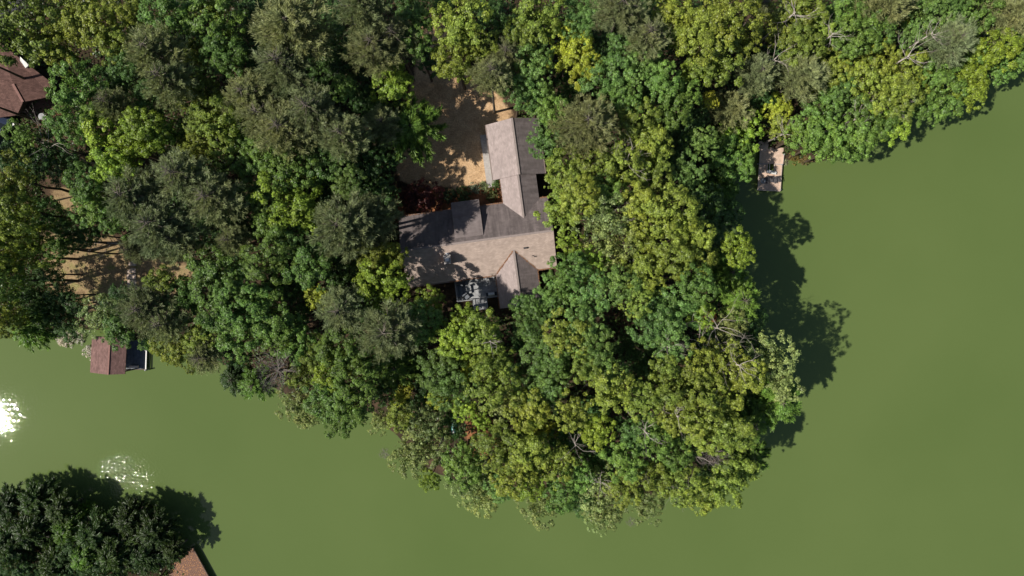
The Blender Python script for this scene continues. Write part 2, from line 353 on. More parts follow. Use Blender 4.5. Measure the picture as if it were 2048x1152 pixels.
def pine_crown(nb=80, needles=10, nl=.36, nw=.042, hgt_=1.5, up=.25, droopy=0., tw=5, fan=.9):
    out = []; br = []
    for i in range(nb):
        t = (i+.5)/nb; z = (1-t)*hgt_*RC*.9-.55*RC; a = 2.399*i+rng.uniform(-.3, .3)
        ln = RC*(.22+.86*math.sin(min(1, t*1.15)*math.pi*.52))*rng.uniform(.72, 1.12)
        d = np.array([math.cos(a), math.sin(a), 0.]); steps = 7
        pts = [np.array([0, 0, z])+d*ln*s/steps+np.array([0, 0, up*ln*(s/steps)**1.5-droopy*ln*(s/steps)**2.2]) for s in range(steps+1)]
        br.append(pts); side = np.array([-d[1], d[0], 0])
        for s in range(2, steps+1):
            for k in range(tw):
                f = rng.random(); base = pts[s-1]*(1-f)+pts[s]*f
                sd_ = side*rng.choice([-1, 1])*rng.uniform(.1, fan)+d*rng.uniform(.35, 1)+np.array([0, 0, rng.uniform(-.15, .35)-droopy*.3])
                tl = ln*rng.uniform(.12, .26)*(1.1 if s < steps else .8)
                n = needles; f2 = rng.random((n, 1)); p0 = base+sd_*tl*f2
                nd = sd_/np.linalg.norm(sd_)*.45+d*.35+unit(n)*.55; nd[:, 2] = np.abs(nd[:, 2])*(1 if not droopy else -.2)
                nd /= np.linalg.norm(nd, axis=1, keepdims=True)
                out.append(strip(p0, p0+nd*nl*rng.uniform(.7, 1.25, (n, 1)), nw))
    return np.concatenate(out), br
def branchy(mb, p, d, ln, r, depth, rnd, spread=.6, n=3):
    pts = [p]; q_ = Vector(p); dd = Vector(d)
    for i in range(3):
        dd = (dd+Vector((rnd.uniform(-1, 1), rnd.uniform(-1, 1), rnd.uniform(-.4, .6)))*.22).normalized(); q_ = q_+dd*ln/3; pts.append(q_.copy())
    mb.tube(pts, [r, r*.85, r*.7, r*.5], 5 if depth > 1 else 3, False)
    if depth <= 0: return
    for k in range(n):
        s = rnd.choice(pts[1:]) if k else pts[-1]
        nd = (dd+Vector((rnd.uniform(-1, 1), rnd.uniform(-1, 1), rnd.uniform(-.3, .7)))*spread).normalized()
        branchy(mb, s, nd, ln*rnd.uniform(.55, .8), r*.55, depth-1, rnd, spread, n)
def trunk_mb(rnd, hh, r0, limbs=7):
    """trunk of height hh reaching the crown's middle; limbs fan out into the crown"""
    mb = MB(); pts = [Vector((0, 0, -.4)), Vector((0, 0, .15))]; rr = [r0*1.35, r0]
    for i in range(1, 6):
        pts.append(Vector((rnd.uniform(-.12, .12), rnd.uniform(-.12, .12), hh*i/5))); rr.append(r0*(1-.13*i))
    mb.tube(pts, rr, 8)
    for k in range(limbs):
        a = 2*math.pi*k/limbs+rnd.uniform(-.3, .3); z = hh*rnd.uniform(.72, .98)
        d = Vector((math.cos(a), math.sin(a), rnd.uniform(.35, 1.0))).normalized()
        p0 = Vector((0, 0, z)); p1 = p0+d*1.1; p2 = p1+(d+Vector((0, 0, .25))).normalized()*1.1
        mb.tube([p0, p1, p2], [r0*.42, r0*.3, r0*.12], 5)
        for s in (-1, 1):
            e = (d+Vector((-d.y, d.x, .2))*s*.7).normalized(); mb.tube([p1, p1+e*.95], [r0*.22, r0*.07], 4)
    return mb
TRH = 11.0
hidden = []
def proto_mesh(o):
    m_ = o.data; bpy.data.objects.remove(o); return m_
rp = random.Random(3)
TRUNKS = [proto_mesh(trunk_mb(rp, TRH, .24).build('trunk', M['bark'], smooth=True)) for _ in range(3)]
CR = {}
def cm(k, arr, m): CR.setdefault(k, []).append(proto_mesh(quads('crown', arr, m)))
for _ in range(6): cm('broad', broad_crown('b', lobes=int(rng.integers(9, 16)), open_=rng.uniform(.05, .3), spread=rng.uniform(.6, .75)), M['leaf'])
for _ in range(3): cm('fine', broad_crown('f', lobes=13, clr=.34, per=58, leaf=.17, cl_per=26, open_=.2, spread=.7), M['leaf'])
for _ in range(2): cm('loose', broad_crown('l', lobes=12, clr=.36, per=42, leaf=.19, cl_per=20, open_=.28, spread=.7, droop=.5), M['leaf'])
pb = []
for i in range(3):
    a_, br = pine_crown(); cm('pine', a_, M['needle']); pb.append(br)
a_, br = pine_crown(64, 9, .50, .085, 1.3, .18, .25, 5, .35); cm('frond', a_, M['leaf']); pb.append(br)
a_, br = pine_crown(58, 10, .46, .09, 1.2, .1, .42, 6, .4); cm('frond', a_, M['leaf']); pb.append(br)
def pine_trunk(br, hh):
    mb = MB(); mb.tube([(0, 0, -.4), (0, 0, hh*.5), (0, 0, hh+RC*.7)], [.26, .2, .05], 8)
    for pts in br: mb.tube([Vector(p)+Vector((0, 0, hh+.03)) for p in pts[::2]], [.05, .04, .03, .018], 3, False)
    return mb
PT = [proto_mesh(pine_trunk(br, TRH).build('trunk', M['pinebark'])) for i, br in enumerate(pb)]
# twiggy, nearly leafless crown
def bare_crown(seed, m, n0=26, depth=3):
    rd = random.Random(seed); mb = MB()
    for k in range(n0):
        a = 2.399*k; el = rd.uniform(.0, 1.2); d = Vector((math.cos(a)*math.cos(el), math.sin(a)*math.cos(el), math.sin(el)))
        branchy(mb, Vector((0, 0, rd.uniform(-1.0, .2))), d, RC*.5, .035, depth, rd, .55, 3)
    return proto_mesh(mb.build('crown', m))
CR['twig'] = [bare_crown(5, M['twig'])]

# kind code -> (object name, crown family, colour, base height, look for the label, category, group)
KIND = {
 'B': ('broadleaf_tree', 'broad', (.112, .19, .038), 15.5, 'mid green broadleaf tree with a clumpy round crown'),
 'L': ('broadleaf_tree', 'broad', (.195, .275, .034), 15.0, 'bright lime green broadleaf tree'),
 'O': ('oak_tree', 'broad', (.168, .212, .034), 15.5, 'olive green oak with a rough crown'),
 'T': ('broadleaf_tree', 'fine', (.112, .19, .046), 14.5, 'cool deep green broadleaf tree with fine foliage'),
 'W': ('broadleaf_tree', 'loose', (.185, .23, .075), 14.0, 'pale silvery green tree with loose foliage'),
 'Y': ('broadleaf_tree', 'fine', (.27, .30, .035), 13.0, 'yellow leaved tree'),
 'P': ('pine_tree', 'pine', (.20, .225, .10), 18.0, 'grey green pine with wispy needles'),
 'F': ('hemlock_tree', 'frond', (.12, .20, .035), 13.0, 'feathery tree with drooping fan shaped sprays'),
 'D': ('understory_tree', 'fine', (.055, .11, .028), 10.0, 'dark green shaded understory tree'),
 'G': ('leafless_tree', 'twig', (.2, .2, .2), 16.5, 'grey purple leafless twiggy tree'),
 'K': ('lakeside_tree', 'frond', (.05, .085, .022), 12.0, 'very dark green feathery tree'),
}
GROUP = {'B': 'mid green broadleaf trees', 'L': 'lime green broadleaf trees', 'O': 'olive green oaks', 'T': 'deep green fine leaved trees', 'W': 'pale silvery green trees',
 'Y': 'yellow leaved trees', 'P': 'grey green pines', 'F': 'feathery drooping trees', 'D': 'dark understory trees', 'G': 'leafless trees', 'K': 'dark trees on the near bank'}
TREES = """
O 62 70 66,O 118 95 42,O 150 30 42,O 195 55 44,O 232 90 34,O 262 30 36,B 165 172 52,T 256 132 30,T 298 192 24,P 318 110 50,P 340 165 42,
B 345 40 46,O 396 112 26,B 440 55 46,B 458 118 42,O 425 15 30,P 500 195 42,O 410 200 38,O 442 245 40,O 398 245 26,O -58 110 40,B -60 195 40,O -60 290 40,L 248 290 62,L 300 270 44,L 245 335 40,
B 150 255 36,B 48 272 24,B 190 235 26,P 228 212 28,T 476 238 28,B 333 268 30,
P 590 62 66,P 570 135 48,D 668 95 36,D 655 30 34,P 730 18 48,P 748 98 46,P 790 80 34,B 828 50 34,B 835 88 32,D 868 120 30,D 815 12 30,
O 925 50 50,O 915 115 42,O 960 100 38,D 1000 50 36,P 982 152 34,P 1012 112 26,L 787 168 42,P 528 235 40,P 625 222 42,P 690 275 40,P 572 262 46,
P 768 250 34,F 825 258 46,B 688 180 24,D 722 200 36,D 700 140 38,D 640 185 30,D 745 225 32,D 780 300 40,D 745 345 44,D 715 310 30,
O 1080 40 50,O 1045 75 34,T 1162 22 36,T 1158 58 28,Y 1140 100 42,Y 1162 135 34,Y 1036 126 14,T 1075 98 30,T 1062 150 44,T 1035 180 36,B 1075 200 34,
B 1105 225 32,T 1065 248 26,P 1240 20 44,P 1292 78 36,T 1252 98 38,T 1285 135 36,T 1215 165 44,B 1250 205 34,P 1170 252 52,
O 1340 25 40,O 1368 62 34,D 1320 100 26,O 1400 85 48,O 1455 35 50,O 1430 130 48,O 1485 85 34,B 1322 165 34,L 1388 150 30,Y 1418 200 15,B 1340 222 36,
P 1512 150 34,P 1462 222 38,P 1520 14 22,O 1275 250 40,O 1300 292 40,L 1482 262 38,T 1400 285 28,B 1368 190 28,T 1085 292 38,
O 1562 55 48,O 1605 25 42,O 1592 100 40,O 1628 62 34,B 1692 22 36,B 1705 82 42,B 1745 60 38,P 1768 14 46,Y 1806 42 16,P 1600 155 46,T 1845 32 42,
T 1820 75 30,B 1900 15 34,B 1942 40 40,P 1900 85 42,P 2020 32 46,O 1750 125 44,O 1735 175 46,O 1800 160 44,O 1785 205 42,Y 1858 75 20,L 1975 105 46,
B 2032 108 40,B 1932 120 34,L 1925 180 42,B 1870 200 42,B 1860 140 34,B 2000 145 28,B 1728 238 44,L 1775 252 38,B 1695 285 40,B 1640 285 38,
B 1600 270 36,T 1672 185 32,Y 1552 222 26,O 1558 258 26,Y 1632 172 18,B 1820 215 34,B 1640 228 36,D 1520 200 28,O 1660 140 34,T 2045 60 36,B 1665 300 26,
D 85 312 40,D 45 325 40,O 32 360 44,Y 12 385 26,O 42 420 44,O 22 450 34,O 62 490 46,O 30 510 38,B 180 368 32,B 195 408 36,B 232 440 34,B 168 430 22,
P 272 395 50,P 368 352 46,P 432 398 46,P 325 450 54,P 360 480 42,P 270 500 22,D 105 548 28,B 122 498 24,D 132 590 24,D 98 600 26,D 130 330 42,D 118 440 40,D 150 480 30,T 508 320 40,O 395 305 34,O 450 300 28,
T 512 395 30,B 430 530 48,P 468 482 28,D 425 455 36,D 470 435 30,B 22 560 42,D 60 570 38,
B 592 345 46,L 582 400 54,B 535 305 36,T 648 325 46,T 698 368 32,B 555 462 40,T 540 425 30,L 630 440 30,B 632 530 46,B 545 520 44,T 590 480 30,
P 688 455 54,P 748 438 44,O 745 515 38,O 786 512 28,L 770 568 46,D 690 535 38,D 660 495 32,D 770 398 32,D 720 400 30,
O 1135 350 44,O 1190 345 40,O 1120 425 40,O 1158 395 36,O 1235 335 40,O 1292 320 46,O 1300 372 42,O 1278 412 36,B 1212 385 34,T 1372 350 34,
B 1440 310 42,B 1466 338 36,F 1438 388 38,B 1482 300 27,D 1400 405 36,D 1345 300 34,W 1200 435 50,W 1222 495 46,L 1180 528 32,L 1140 488 24,B 1138 540 34,
O 1335 432 46,O 1378 470 44,O 1340 515 44,O 1292 470 38,O 1385 520 34,O 1288 548 42,L 1470 498 38,F 1455 545 36,T 1105 592 36,T 1178 580 42,
T 1232 570 36,B 1390 570 36,D 1425 505 34,D 1412 448 36,D 1430 575 30,
O 22 632 38,F 55 655 34,D 105 620 38,W 208 634 40,B 246 662 34,B 298 684 18,P 300 618 46,P 338 648 34,O 330 562 30,B 375 598 40,B 455 575 48,
B 450 630 48,B 500 600 46,B 492 672 46,O 350 690 34,O 390 715 28,O 408 675 30,P 412 712 30,K 470 758 30,F 512 768 28,
B 545 625 44,B 560 670 40,B 600 690 36,Y 640 598 24,P 685 622 42,P 778 662 50,B 845 640 38,L 862 600 26,D 735 620 30,G 556 742 40,O 602 748 28,
O 640 705 30,B 688 700 42,L 668 745 44,B 722 755 46,B 655 795 42,B 705 810 42,B 742 700 34,W 598 805 38,W 620 828 26,B 680 838 32,F 792 735 36,
Y 812 778 14,Y 800 798 16,L 910 680 36,L 928 640 34,O 965 665 40,Y 942 738 24,T 882 735 38,T 905 770 40,L 928 815 22,Y 874 795 18,O 985 765 44,
O 990 715 32,W 1000 805 36,L 965 842 18,W 845 845 34,O 800 835 28,D 900 840 32,W 762 842 26,T 1060 640 38,T 1042 600 26,T 1085 700 42,T 1098 750 36,
T 1085 790 34,O 1132 668 38,T 1182 690 38,T 1205 732 36,T 1165 640 36,T 1300 640 44,T 1345 612 40,T 1335 672 38,O 1272 605 26,L 1400 630 28,W 1452 655 36,
F 1480 600 34,D 1505 635 26,O 1225 780 42,O 1172 735 30,O 1330 755 42,O 1372 770 36,O 1400 722 36,O 1450 722 40,O 1440 780 38,O 1492 748 36,W 1540 715 44,
W 1562 765 36,F 1555 800 42,D 1272 738 34,D 1250 690 26,D 1510 815 28,O 1390 825 40,O 1280 800 34,O 1458 860 44,O 1410 870 36,O 1345 830 34,F 1500 850 32,
T 1270 860 36,B 1312 875 36,G 1422 905 28,O 1055 815 40,Y 1088 850 24,L 1195 860 30,O 1145 825 34,O 1005 895 46,O 1060 895 42,O 1025 945 42,O 1108 925 42,
L 1062 965 34,W 850 890 42,W 818 915 34,L 860 960 20,B 925 925 38,W 930 965 36,W 965 995 34,T 1000 975 26,W 1082 1010 38,B 1120 985 32,B 1155 945 32,
W 1190 965 44,W 1210 1015 38,W 1195 1040 24,O 1250 975 32,W 1290 1010 36,O 1302 945 40,B 1248 915 40,B 1350 900 38,O 1358 965 40,O 1402 985 38,
O 1445 965 38,O 1480 935 32,F 1500 915 32,D 1420 945 26,
K 20 1012 36,K 75 1002 38,K 120 1020 30,F 140 1062 42,K 62 1060 44,K 190 1068 42,K 258 1042 34,K 308 1062 36,K 290 1105 44,K 232 1110 42,F 170 1115 36,K 20 1090 44,K 110 1130 40,K 345 1102 22,D 150 1100 30,D 200 1140 30,D 30 1140 36
"""
# things that are not trees but whose footprint a trunk must avoid (u0,u1,v0,v1 in the house frame)
FOOT = [(-19, 0, -8.8, -.2), (-6.5, 0, 2.9, 10.2), (-5.8, -1.1, -.5, 3.2), (-7.9, -2.5, -13.2, -8.5), (-13.4, -7.7, -13.2, -8.8)]
def infoot(x, y):
    u = (x-HO.x)*eU.x+(y-HO.y)*eU.y; v = (x-HO.x)*eV.x+(y-HO.y)*eV.y
    return any(a-.35 < u < b_+.35 and c_-.35 < v < d_+.35 for a, b_, c_, d_ in FOOT)
rt = random.Random(11)
rows = []
for tkn in TREES.replace('\n', '').split(','):
    tkn = tkn.strip()
    if tkn:
        k, a, b_, r_ = tkn.split(); rows.append((k, float(a), float(b_), float(r_)))
def hfac(px, py):
    if 715 < px < 870 and 380 < py < 640: return .80
    if 740 < px < 860 and 120 < py < 320: return .84
    if 1425 < px < 1575 and 190 < py < 400: return .5
    if px > 1500 and py < 340: return .72
    if py > 980 and px < 420: return .56
    if 1120 < px < 1620 and 380 < py < 880: return 1.18
    if px > 1350 and py <= 380: return .95
    return 1.0
tree_info = []
KEEP = [(780, 130, 1120, 640), (95, 470, 400, 600), (150, 640, 310, 760), (1500, 280, 1620, 400), (0, 80, 130, 300), (1205, 618, 1280, 670), (0, 0, 60, 60), (870, 800, 985, 930)]
added = 0
for _ in range(6000):
    qx, qy = rt.uniform(0, 2048), rt.uniform(0, 1152)
    gp = at(1024+(qx-1024)*1.0, qy, 3)
    if dland(gp.x*.93, gp.y*.93) < 1.5 or any(a < qx < c_ and b_ < qy < d_ for a, b_, c_, d_ in KEEP): continue
    if any(math.hypot(qx-x, qy-y) < r_*.86+(14 if kk == 'P' else 9) for kk, x, y, r_ in rows): continue
    rows.append(('D', qx, qy, rt.uniform(22, 32))); added += 1
    if added > 60: break
print('understory added', added, 'total', len(rows))
for k, px, py, r_ in rows:
    nm, fam, col, bh, look = KIND[k]
    h = bh*hfac(px, py)*(.72+.28*min(1.25, r_/40))*rt.uniform(.93, 1.08)
    rad = r_*(H-4-h*.8)/F*(1.2 if k not in 'PK' else 1.1)
    szz = (1.15 if k not in 'P' else 1.25)
    if px < 150 and 380 < py < 640: szz = 1.6
    zc = h-rad*szz*.85; x = y = 0
    for trial in range(30):
        gz = 3.0
        for _ in range(4):
            p = at(px, py, gz+zc); gz = max(hgt(p.x, p.y), -.1)
        if not infoot(p.x, p.y): break
        zc *= .9 if trial < 6 else 1.0
        if trial >= 6:                                   # still inside the building: stand it beside the wall
            q_ = Vector((px-965, -(py-470))).normalized(); px += q_.x*4; py -= q_.y*4
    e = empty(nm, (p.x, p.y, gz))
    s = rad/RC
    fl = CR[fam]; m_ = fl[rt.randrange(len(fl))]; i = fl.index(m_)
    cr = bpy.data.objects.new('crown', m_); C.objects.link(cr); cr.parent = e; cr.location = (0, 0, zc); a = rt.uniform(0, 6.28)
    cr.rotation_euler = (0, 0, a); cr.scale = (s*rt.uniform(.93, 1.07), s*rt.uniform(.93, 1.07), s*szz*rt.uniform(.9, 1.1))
    j = rt.uniform(.8, 1.25)*((1.1 if px > 900 else .95) if k not in 'KGP' and r_ > 22 else 1.0); hh = rt.uniform(-.10, .05)  # crowns on the right tinted brighter, painting in haze besides slight leaf differences
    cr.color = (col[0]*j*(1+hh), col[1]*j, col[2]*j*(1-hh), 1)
    if fam in ('pine', 'frond'):
        tm = PT[i] if fam == 'pine' else PT[3+i]
        t = bpy.data.objects.new('trunk', tm); t.rotation_euler = (0, 0, a); t.scale = (s, s, zc/TRH)
        if fam == 'pine' and i == 1 or True: t.scale = (cr.scale.x, cr.scale.y, zc/TRH)
    else:
        t = bpy.data.objects.new('trunk', TRUNKS[rt.randrange(3)]); t.rotation_euler = (0, 0, rt.uniform(0, 6.28)); t.scale = (s*.95, s*.95, zc/TRH)
    C.objects.link(t); t.parent = e
    tree_info.append((e, k, px, py, r_))
# ---- labels: rank each tree among its look-alikes around the nearest landmark
LM = [('big shingled house', 950, 500), ('garage roof', 1030, 300), ('tan driveway', 900, 215), ('red brown roof', 40, 160), ('boathouse', 216, 710),
      ('sandy clearing', 225, 555), ('pale swimming dock', 1540, 340), ('brown corner dock', 375, 1130), ('peninsula\'s right tip', 1590, 750),
      ('peninsula\'s bottom tip', 1200, 1055), ('top right corner', 2048, 0), ('teal kayak', 908, 853), ('top left corner', 0, 0), ('leafless grey tree', 560, 740)]
ORD = ['', 'second ', 'third ', 'fourth ', 'fifth ', 'sixth ', 'seventh ', 'eighth ', 'ninth ', 'tenth ']
SEC = ['right of', 'up and right of', 'above', 'up and left of', 'left of', 'down and left of', 'below', 'down and right of']
cells = {}
for e, k, px, py, r_ in tree_info:
    d, nm, lx, ly = min((math.hypot(px-x, py-y), n, x, y) for n, x, y in LM if not (k == 'G' and n.startswith('leafless')))
    s = int(round(math.atan2(-(py-ly), px-lx)/(math.pi/4))) % 8
    cells.setdefault((k, nm, s), []).append((d, e))
SHORT = {'B': 'mid green broadleaf tree', 'L': 'bright lime green broadleaf tree', 'O': 'olive green oak', 'T': 'deep green fine leaved tree', 'W': 'pale silvery loose tree', 'Y': 'yellow leaved tree',
         'P': 'wispy grey green pine', 'F': 'feathery drooping tree', 'D': 'dark shaded understory tree', 'G': 'leafless twiggy tree', 'K': 'very dark feathery tree'}
for (k, nm, s), lst in cells.items():
    lst.sort(key=lambda t: t[0])
    for i, (d, e) in enumerate(lst):
        w_ = 'nearest' if len(lst) > 1 else 'only one'
        lab = '%s, %s%s %s %s' % (SHORT[k], ORD[i], 'nearest' if len(lst) > 1 else 'one', SEC[s], nm)
        tag(e, lab, 'tree', GROUP[k])

# ------------------------------------------------------------------ dead pale branches standing in the canopy
rd = random.Random(21)
DEAD = [(1452, 662, 30, 'white bare branches spreading beside the orange ground near right tip', 14), (1415, 700, 26, 'curved white bare tree leaning down right below the yellow green crown', 14),
        (1330, 950, 26, 'grey bare tree with a hooked limb in the lower right canopy', 12), (1400, 915, 22, 'grey dead tree beside the dark leafless crown', 12), (1730, 222, 22, 'fallen looking white bare tree near the top right shore', 8),
        (1590, 12, 20, 'white bare branches forked at the top edge above olive oaks', 11), (1570, 100, 18, 'thin white bare tree left of a grey green pine', 10), (1845, 95, 22, 'white bare branch reaching left from the top right pine', 11),
        (1800, 200, 16, 'short white bare twigs inside olive oak crowns top right', 9), (1215, 745, 16, 'pale bare stump of branches mid canopy left of the big gap', 12), (1265, 318, 18, 'pale bare branches in the canopy right of garage', 14),
        (700, 30, 20, 'grey bare branches under pines at the top edge', 14), (95, 300, 26, 'grey leafless tree below the red brown roof', 9), (1245, 410, 18, 'grey bare limbs right of the pale silvery crown', 13),
        (1600, 245, 18, 'white bare branches above the dock shore', 7), (1270, 440, 16, 'pale leaning bare limb between olive oaks', 14)]
DEAD2 = [(1350, 700, 15, 'thin grey dead tree left of the curved white bare tree', 16), (1482, 742, 15, 'small pale dead tree inside the canopy near the right tip', 17),
         (1300, 868, 14, 'short pale dead snag between green crowns low on the peninsula', 16), (1352, 845, 15, 'slanted bare limb left of the orange gap near the lower right', 17),
         (1372, 1000, 14, 'grey dead twigs above the lower right waterline', 11), (1205, 985, 14, 'pale bare tree among silvery crowns at the bottom tip', 13),
         (868, 915, 15, 'grey bare tree at the waterline below the teal kayak', 8), (975, 690, 14, 'thin bare branches in olive crown below the house gable', 15),
         (1160, 905, 14, 'bare grey twigs in the small gap above the bottom shore', 13), (1880, 60, 14, 'pale bare limb between top right green crowns', 11), (1680, 60, 14, 'white bare limb in green crown at the top right woods', 11)]
for px, py, r_, lab, h in DEAD+DEAD2:
    p = at(px, py, h+3); gz = hgt(p.x, p.y); h += 2.2; p = at(px, py, h+3); gz = hgt(p.x, p.y); e = empty('dead_tree', (p.x, p.y, gz)); s = r_/13.0
    mb = MB(); top = Vector((rd.uniform(-.5, .5), rd.uniform(-.5, .5), h-1)); mb.tube([(0, 0, -.3), top*.5, top], [.16, .12, .07], 6); mb.build('trunk', M['palebark'], e, True)
    for k in range(7):
        a = 2.4*k+rd.uniform(-.4, .4); mb = MB(); d = Vector((math.cos(a), math.sin(a), rd.uniform(.3, 1.0))).normalized()
        branchy(mb, top*rd.uniform(.9, 1), d, s*rd.uniform(.7, 1.25), .036, 3, rd, .6, 2); mb.build('branch', M['palebark'], e)
    tag(e, lab, 'dead tree', 'bare pale trees in the canopy')
# fallen leafless tree across the clearing
p0 = at(250, 488, 3); e = empty('fallen_tree', (p0.x, p0.y, hgt(p0.x, p0.y)))
mb = MB(); mb.tube([(3.2, .1, .5), (0, 0, .8), (-4.2, .1, 1.2), (-6, .2, 1.4)], [.13, .11, .07, .04], 7); mb.build('trunk', M['twig'], e, True)
for k in range(10):
    x = -5.8+k*.55*1.2; a = rd.choice([1, -1])*rd.uniform(.5, 1.2)+math.pi; mb = MB()
    branchy(mb, Vector((min(x, 1), .05, 1.15)), Vector((math.cos(a), math.sin(a), rd.uniform(.1, .5))), 1.2, .045, 3, rd, .6, 3); mb.build('branch', M['twig'], e)
tag(e, 'grey leafless tree fallen across the sandy clearing', 'fallen tree')

# ------------------------------------------------------------------ undergrowth
n = 38000; px = rng.uniform(GX0+3, GX1-3, n*4); py = rng.uniform(GY0+3, GY1-3, n*4)
ii = ((px-GX0)/GS).astype(int); jj = ((py-GY0)/GS).astype(int)
uu = (px-HO.x)*eU.x+(py-HO.y)*eU.y; vv = (px-HO.x)*eV.x+(py-HO.y)*eV.y
ok = (D[jj, ii] > .3) & (bare[jj, ii] < .1) & (grass[jj, ii] < .25) & (asp[jj, ii] < .2)
ok &= ~((uu > -20) & (uu < 1) & (vv > -13.5) & (vv < 10.6))
px, py, ii, jj = px[ok][:n], py[ok][:n], ii[ok][:n], jj[ok][:n]; zz = Z[jj, ii]
parts = []
for k in range(len(px)):
    m_ = 8; s_ = unit(m_); s_[:, 2] = np.abs(s_[:, 2]); r_ = rng.uniform(.25, 1.0)
    pos = np.array([px[k], py[k], zz[k]])+s_*r_; nn = s_+np.array([0, 0, .5])+unit(m_)*.4; nn /= np.linalg.norm(nn, axis=1, keepdims=True)
    parts.append(leafquads(pos, nn, .34, .22))
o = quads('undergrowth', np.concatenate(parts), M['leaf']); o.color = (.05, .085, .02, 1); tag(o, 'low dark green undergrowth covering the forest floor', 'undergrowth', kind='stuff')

# ------------------------------------------------------------------ the big house
house = tag(empty('house', HO, TH), 'large tan shingled house with gabled wings in the forest clearing', 'house')
PITCH = .555
def bar(x0, y0, x1, y1, z0, z1, w=.1, h=.1):
    """a square bar between two points"""
    a = Vector((x0, y0, z0)); b_ = Vector((x1, y1, z1)); d = (b_-a); s = Vector((-d.y, d.x, 0)).normalized()*w/2; u = Vector((0, 0, h))
    v = [a-s, a+s, b_+s, b_-s]; v = [q_-u*.5 for q_ in v]+[q_+u*.5 for q_ in v]
    return v, [(0, 1, 2, 3), (7, 6, 5, 4), (0, 4, 5, 1), (1, 5, 6, 2), (2, 6, 7, 3), (3, 7, 4, 0)]
# walls: solid bodies with gable tops, set in from the eaves
def gable_body(x0, x1, y0, y1, z0, ze, rise, axis):
    if axis == 'x':
        ym = (y0+y1)/2; v = [(x, y, z) for x in (x0, x1) for y, z in ((y0, z0), (y1, z0), (y1, ze), (ym, ze+rise), (y0, ze))]
    else:
        xm = (x0+x1)/2; v = [(x, y, z) for y in (y0, y1) for x, z in ((x0, z0), (x1, z0), (x1, ze), (xm, ze+rise), (x0, ze))]
    return v, [(0, 1, 2, 3, 4), (9, 8, 7, 6, 5)]+[(i, i+5, (i+1) % 5+5, (i+1) % 5) for i in range(5)]
mb = MB().add(*gable_body(-18.8, -.4, -8.6, -.4, 2.0, 6.75, 4.1*PITCH, 'x')); mb.build('wall', M['wall'], house)
mb = MB().add(*gable_body(-6.2, -.3, 3.5, 9.9, 2.5, 6.5, 2.95*PITCH, 'y')); mb.build('wall', M['wall'], house)
mb = MB().add(*gable_body(-5.4, -1.5, -1, 3.45, 2.5, 6.6, 1.95*PITCH, 'y')); mb.build('wall', M['wall'], house)
mb = MB().add(*gable_body(-7.5, -2.9, -12.8, -8, 1.0, 6.75, 2.3*PITCH, 'y')); mb.build('wall', M['wall'], house)
t_ = .16; ZE = 6.8
def roof(pts, m): return MB().slab(pts, t_).build('roof', m, house)
zr = ZE+4.5*PITCH
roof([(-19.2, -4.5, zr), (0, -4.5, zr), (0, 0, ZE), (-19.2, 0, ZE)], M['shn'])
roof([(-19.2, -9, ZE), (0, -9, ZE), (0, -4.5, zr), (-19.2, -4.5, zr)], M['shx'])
# garage wing (roof runs towards the top of the picture)
zg = 6.55; zgr = zg+3.35*PITCH
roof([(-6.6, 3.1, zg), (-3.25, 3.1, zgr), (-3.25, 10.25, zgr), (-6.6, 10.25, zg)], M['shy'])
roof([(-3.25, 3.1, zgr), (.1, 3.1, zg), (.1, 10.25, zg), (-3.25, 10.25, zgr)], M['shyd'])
# connector
zcn = ZE+2.33*PITCH
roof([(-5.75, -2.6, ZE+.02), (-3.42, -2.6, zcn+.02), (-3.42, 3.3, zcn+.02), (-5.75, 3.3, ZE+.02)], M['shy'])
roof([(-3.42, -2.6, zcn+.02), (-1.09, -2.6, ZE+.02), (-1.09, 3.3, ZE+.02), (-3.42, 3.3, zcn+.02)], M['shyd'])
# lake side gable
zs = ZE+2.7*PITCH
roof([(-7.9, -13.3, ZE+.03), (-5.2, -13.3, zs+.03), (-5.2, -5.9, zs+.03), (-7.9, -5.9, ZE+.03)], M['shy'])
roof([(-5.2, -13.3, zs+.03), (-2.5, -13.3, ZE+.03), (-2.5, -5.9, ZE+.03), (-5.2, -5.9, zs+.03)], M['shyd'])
# ridge caps
def cap(x0, y0, x1, y1, z): MB().add(*bar(x0, y0, x1, y1, z, z, .26, .07)).build('ridge_cap', M['ridge'], house)
cap(-19.2, -4.5, 0, -4.5, zr+.01); cap(-3.25, 3.1, -3.25, 10.25, zgr+.01); cap(-3.42, -2.2, -3.42, 3.08, zcn+.03); cap(-5.2, -13.3, -5.2, -6.1, zs+.04)
# porch roof and shed dormer on the upper slope
roof([(-12.3, -1.3, 8.28), (-8.72, -1.3, 8.28), (-8.72, .82, 7.55), (-12.3, .82, 7.55)], M['shp'])
roof([(-12.25, -3.85, 9.02), (-8.7, -3.85, 9.02), (-8.7, -1.2, 8.50), (-12.25, -1.2, 8.50)], M['shp'])
mb = MB().box(-12.1, -8.85, -3.6, -1.35, 6.5, 8.3); mb.box(-12.1, -8.9, -1.3, .55, 3.5, 7.35)
mb.build('dormer', M['wall'], house)
# gutters / fascia along the eaves
mb = MB()
for x0, y0, x1, y1, z in [(-19.2, .07, -12.35, .07, 6.73), (-8.65, .07, -5.8, .07, 6.73), (-1.02, .07, 0, .07, 6.73), (-19.2, -9.07, -7.98, -9.07, 6.73), (-2.42, -9.07, 0, -9.07, 6.73),
                          (-6.67, 3.1, -6.67, 10.25, 6.48), (.17, 3.1, .17, 10.25, 6.48)]:
    mb.add(*bar(x0, y0, x1, y1, z, z, .12, .12))
mb.build('gutter', M['trim'], house)
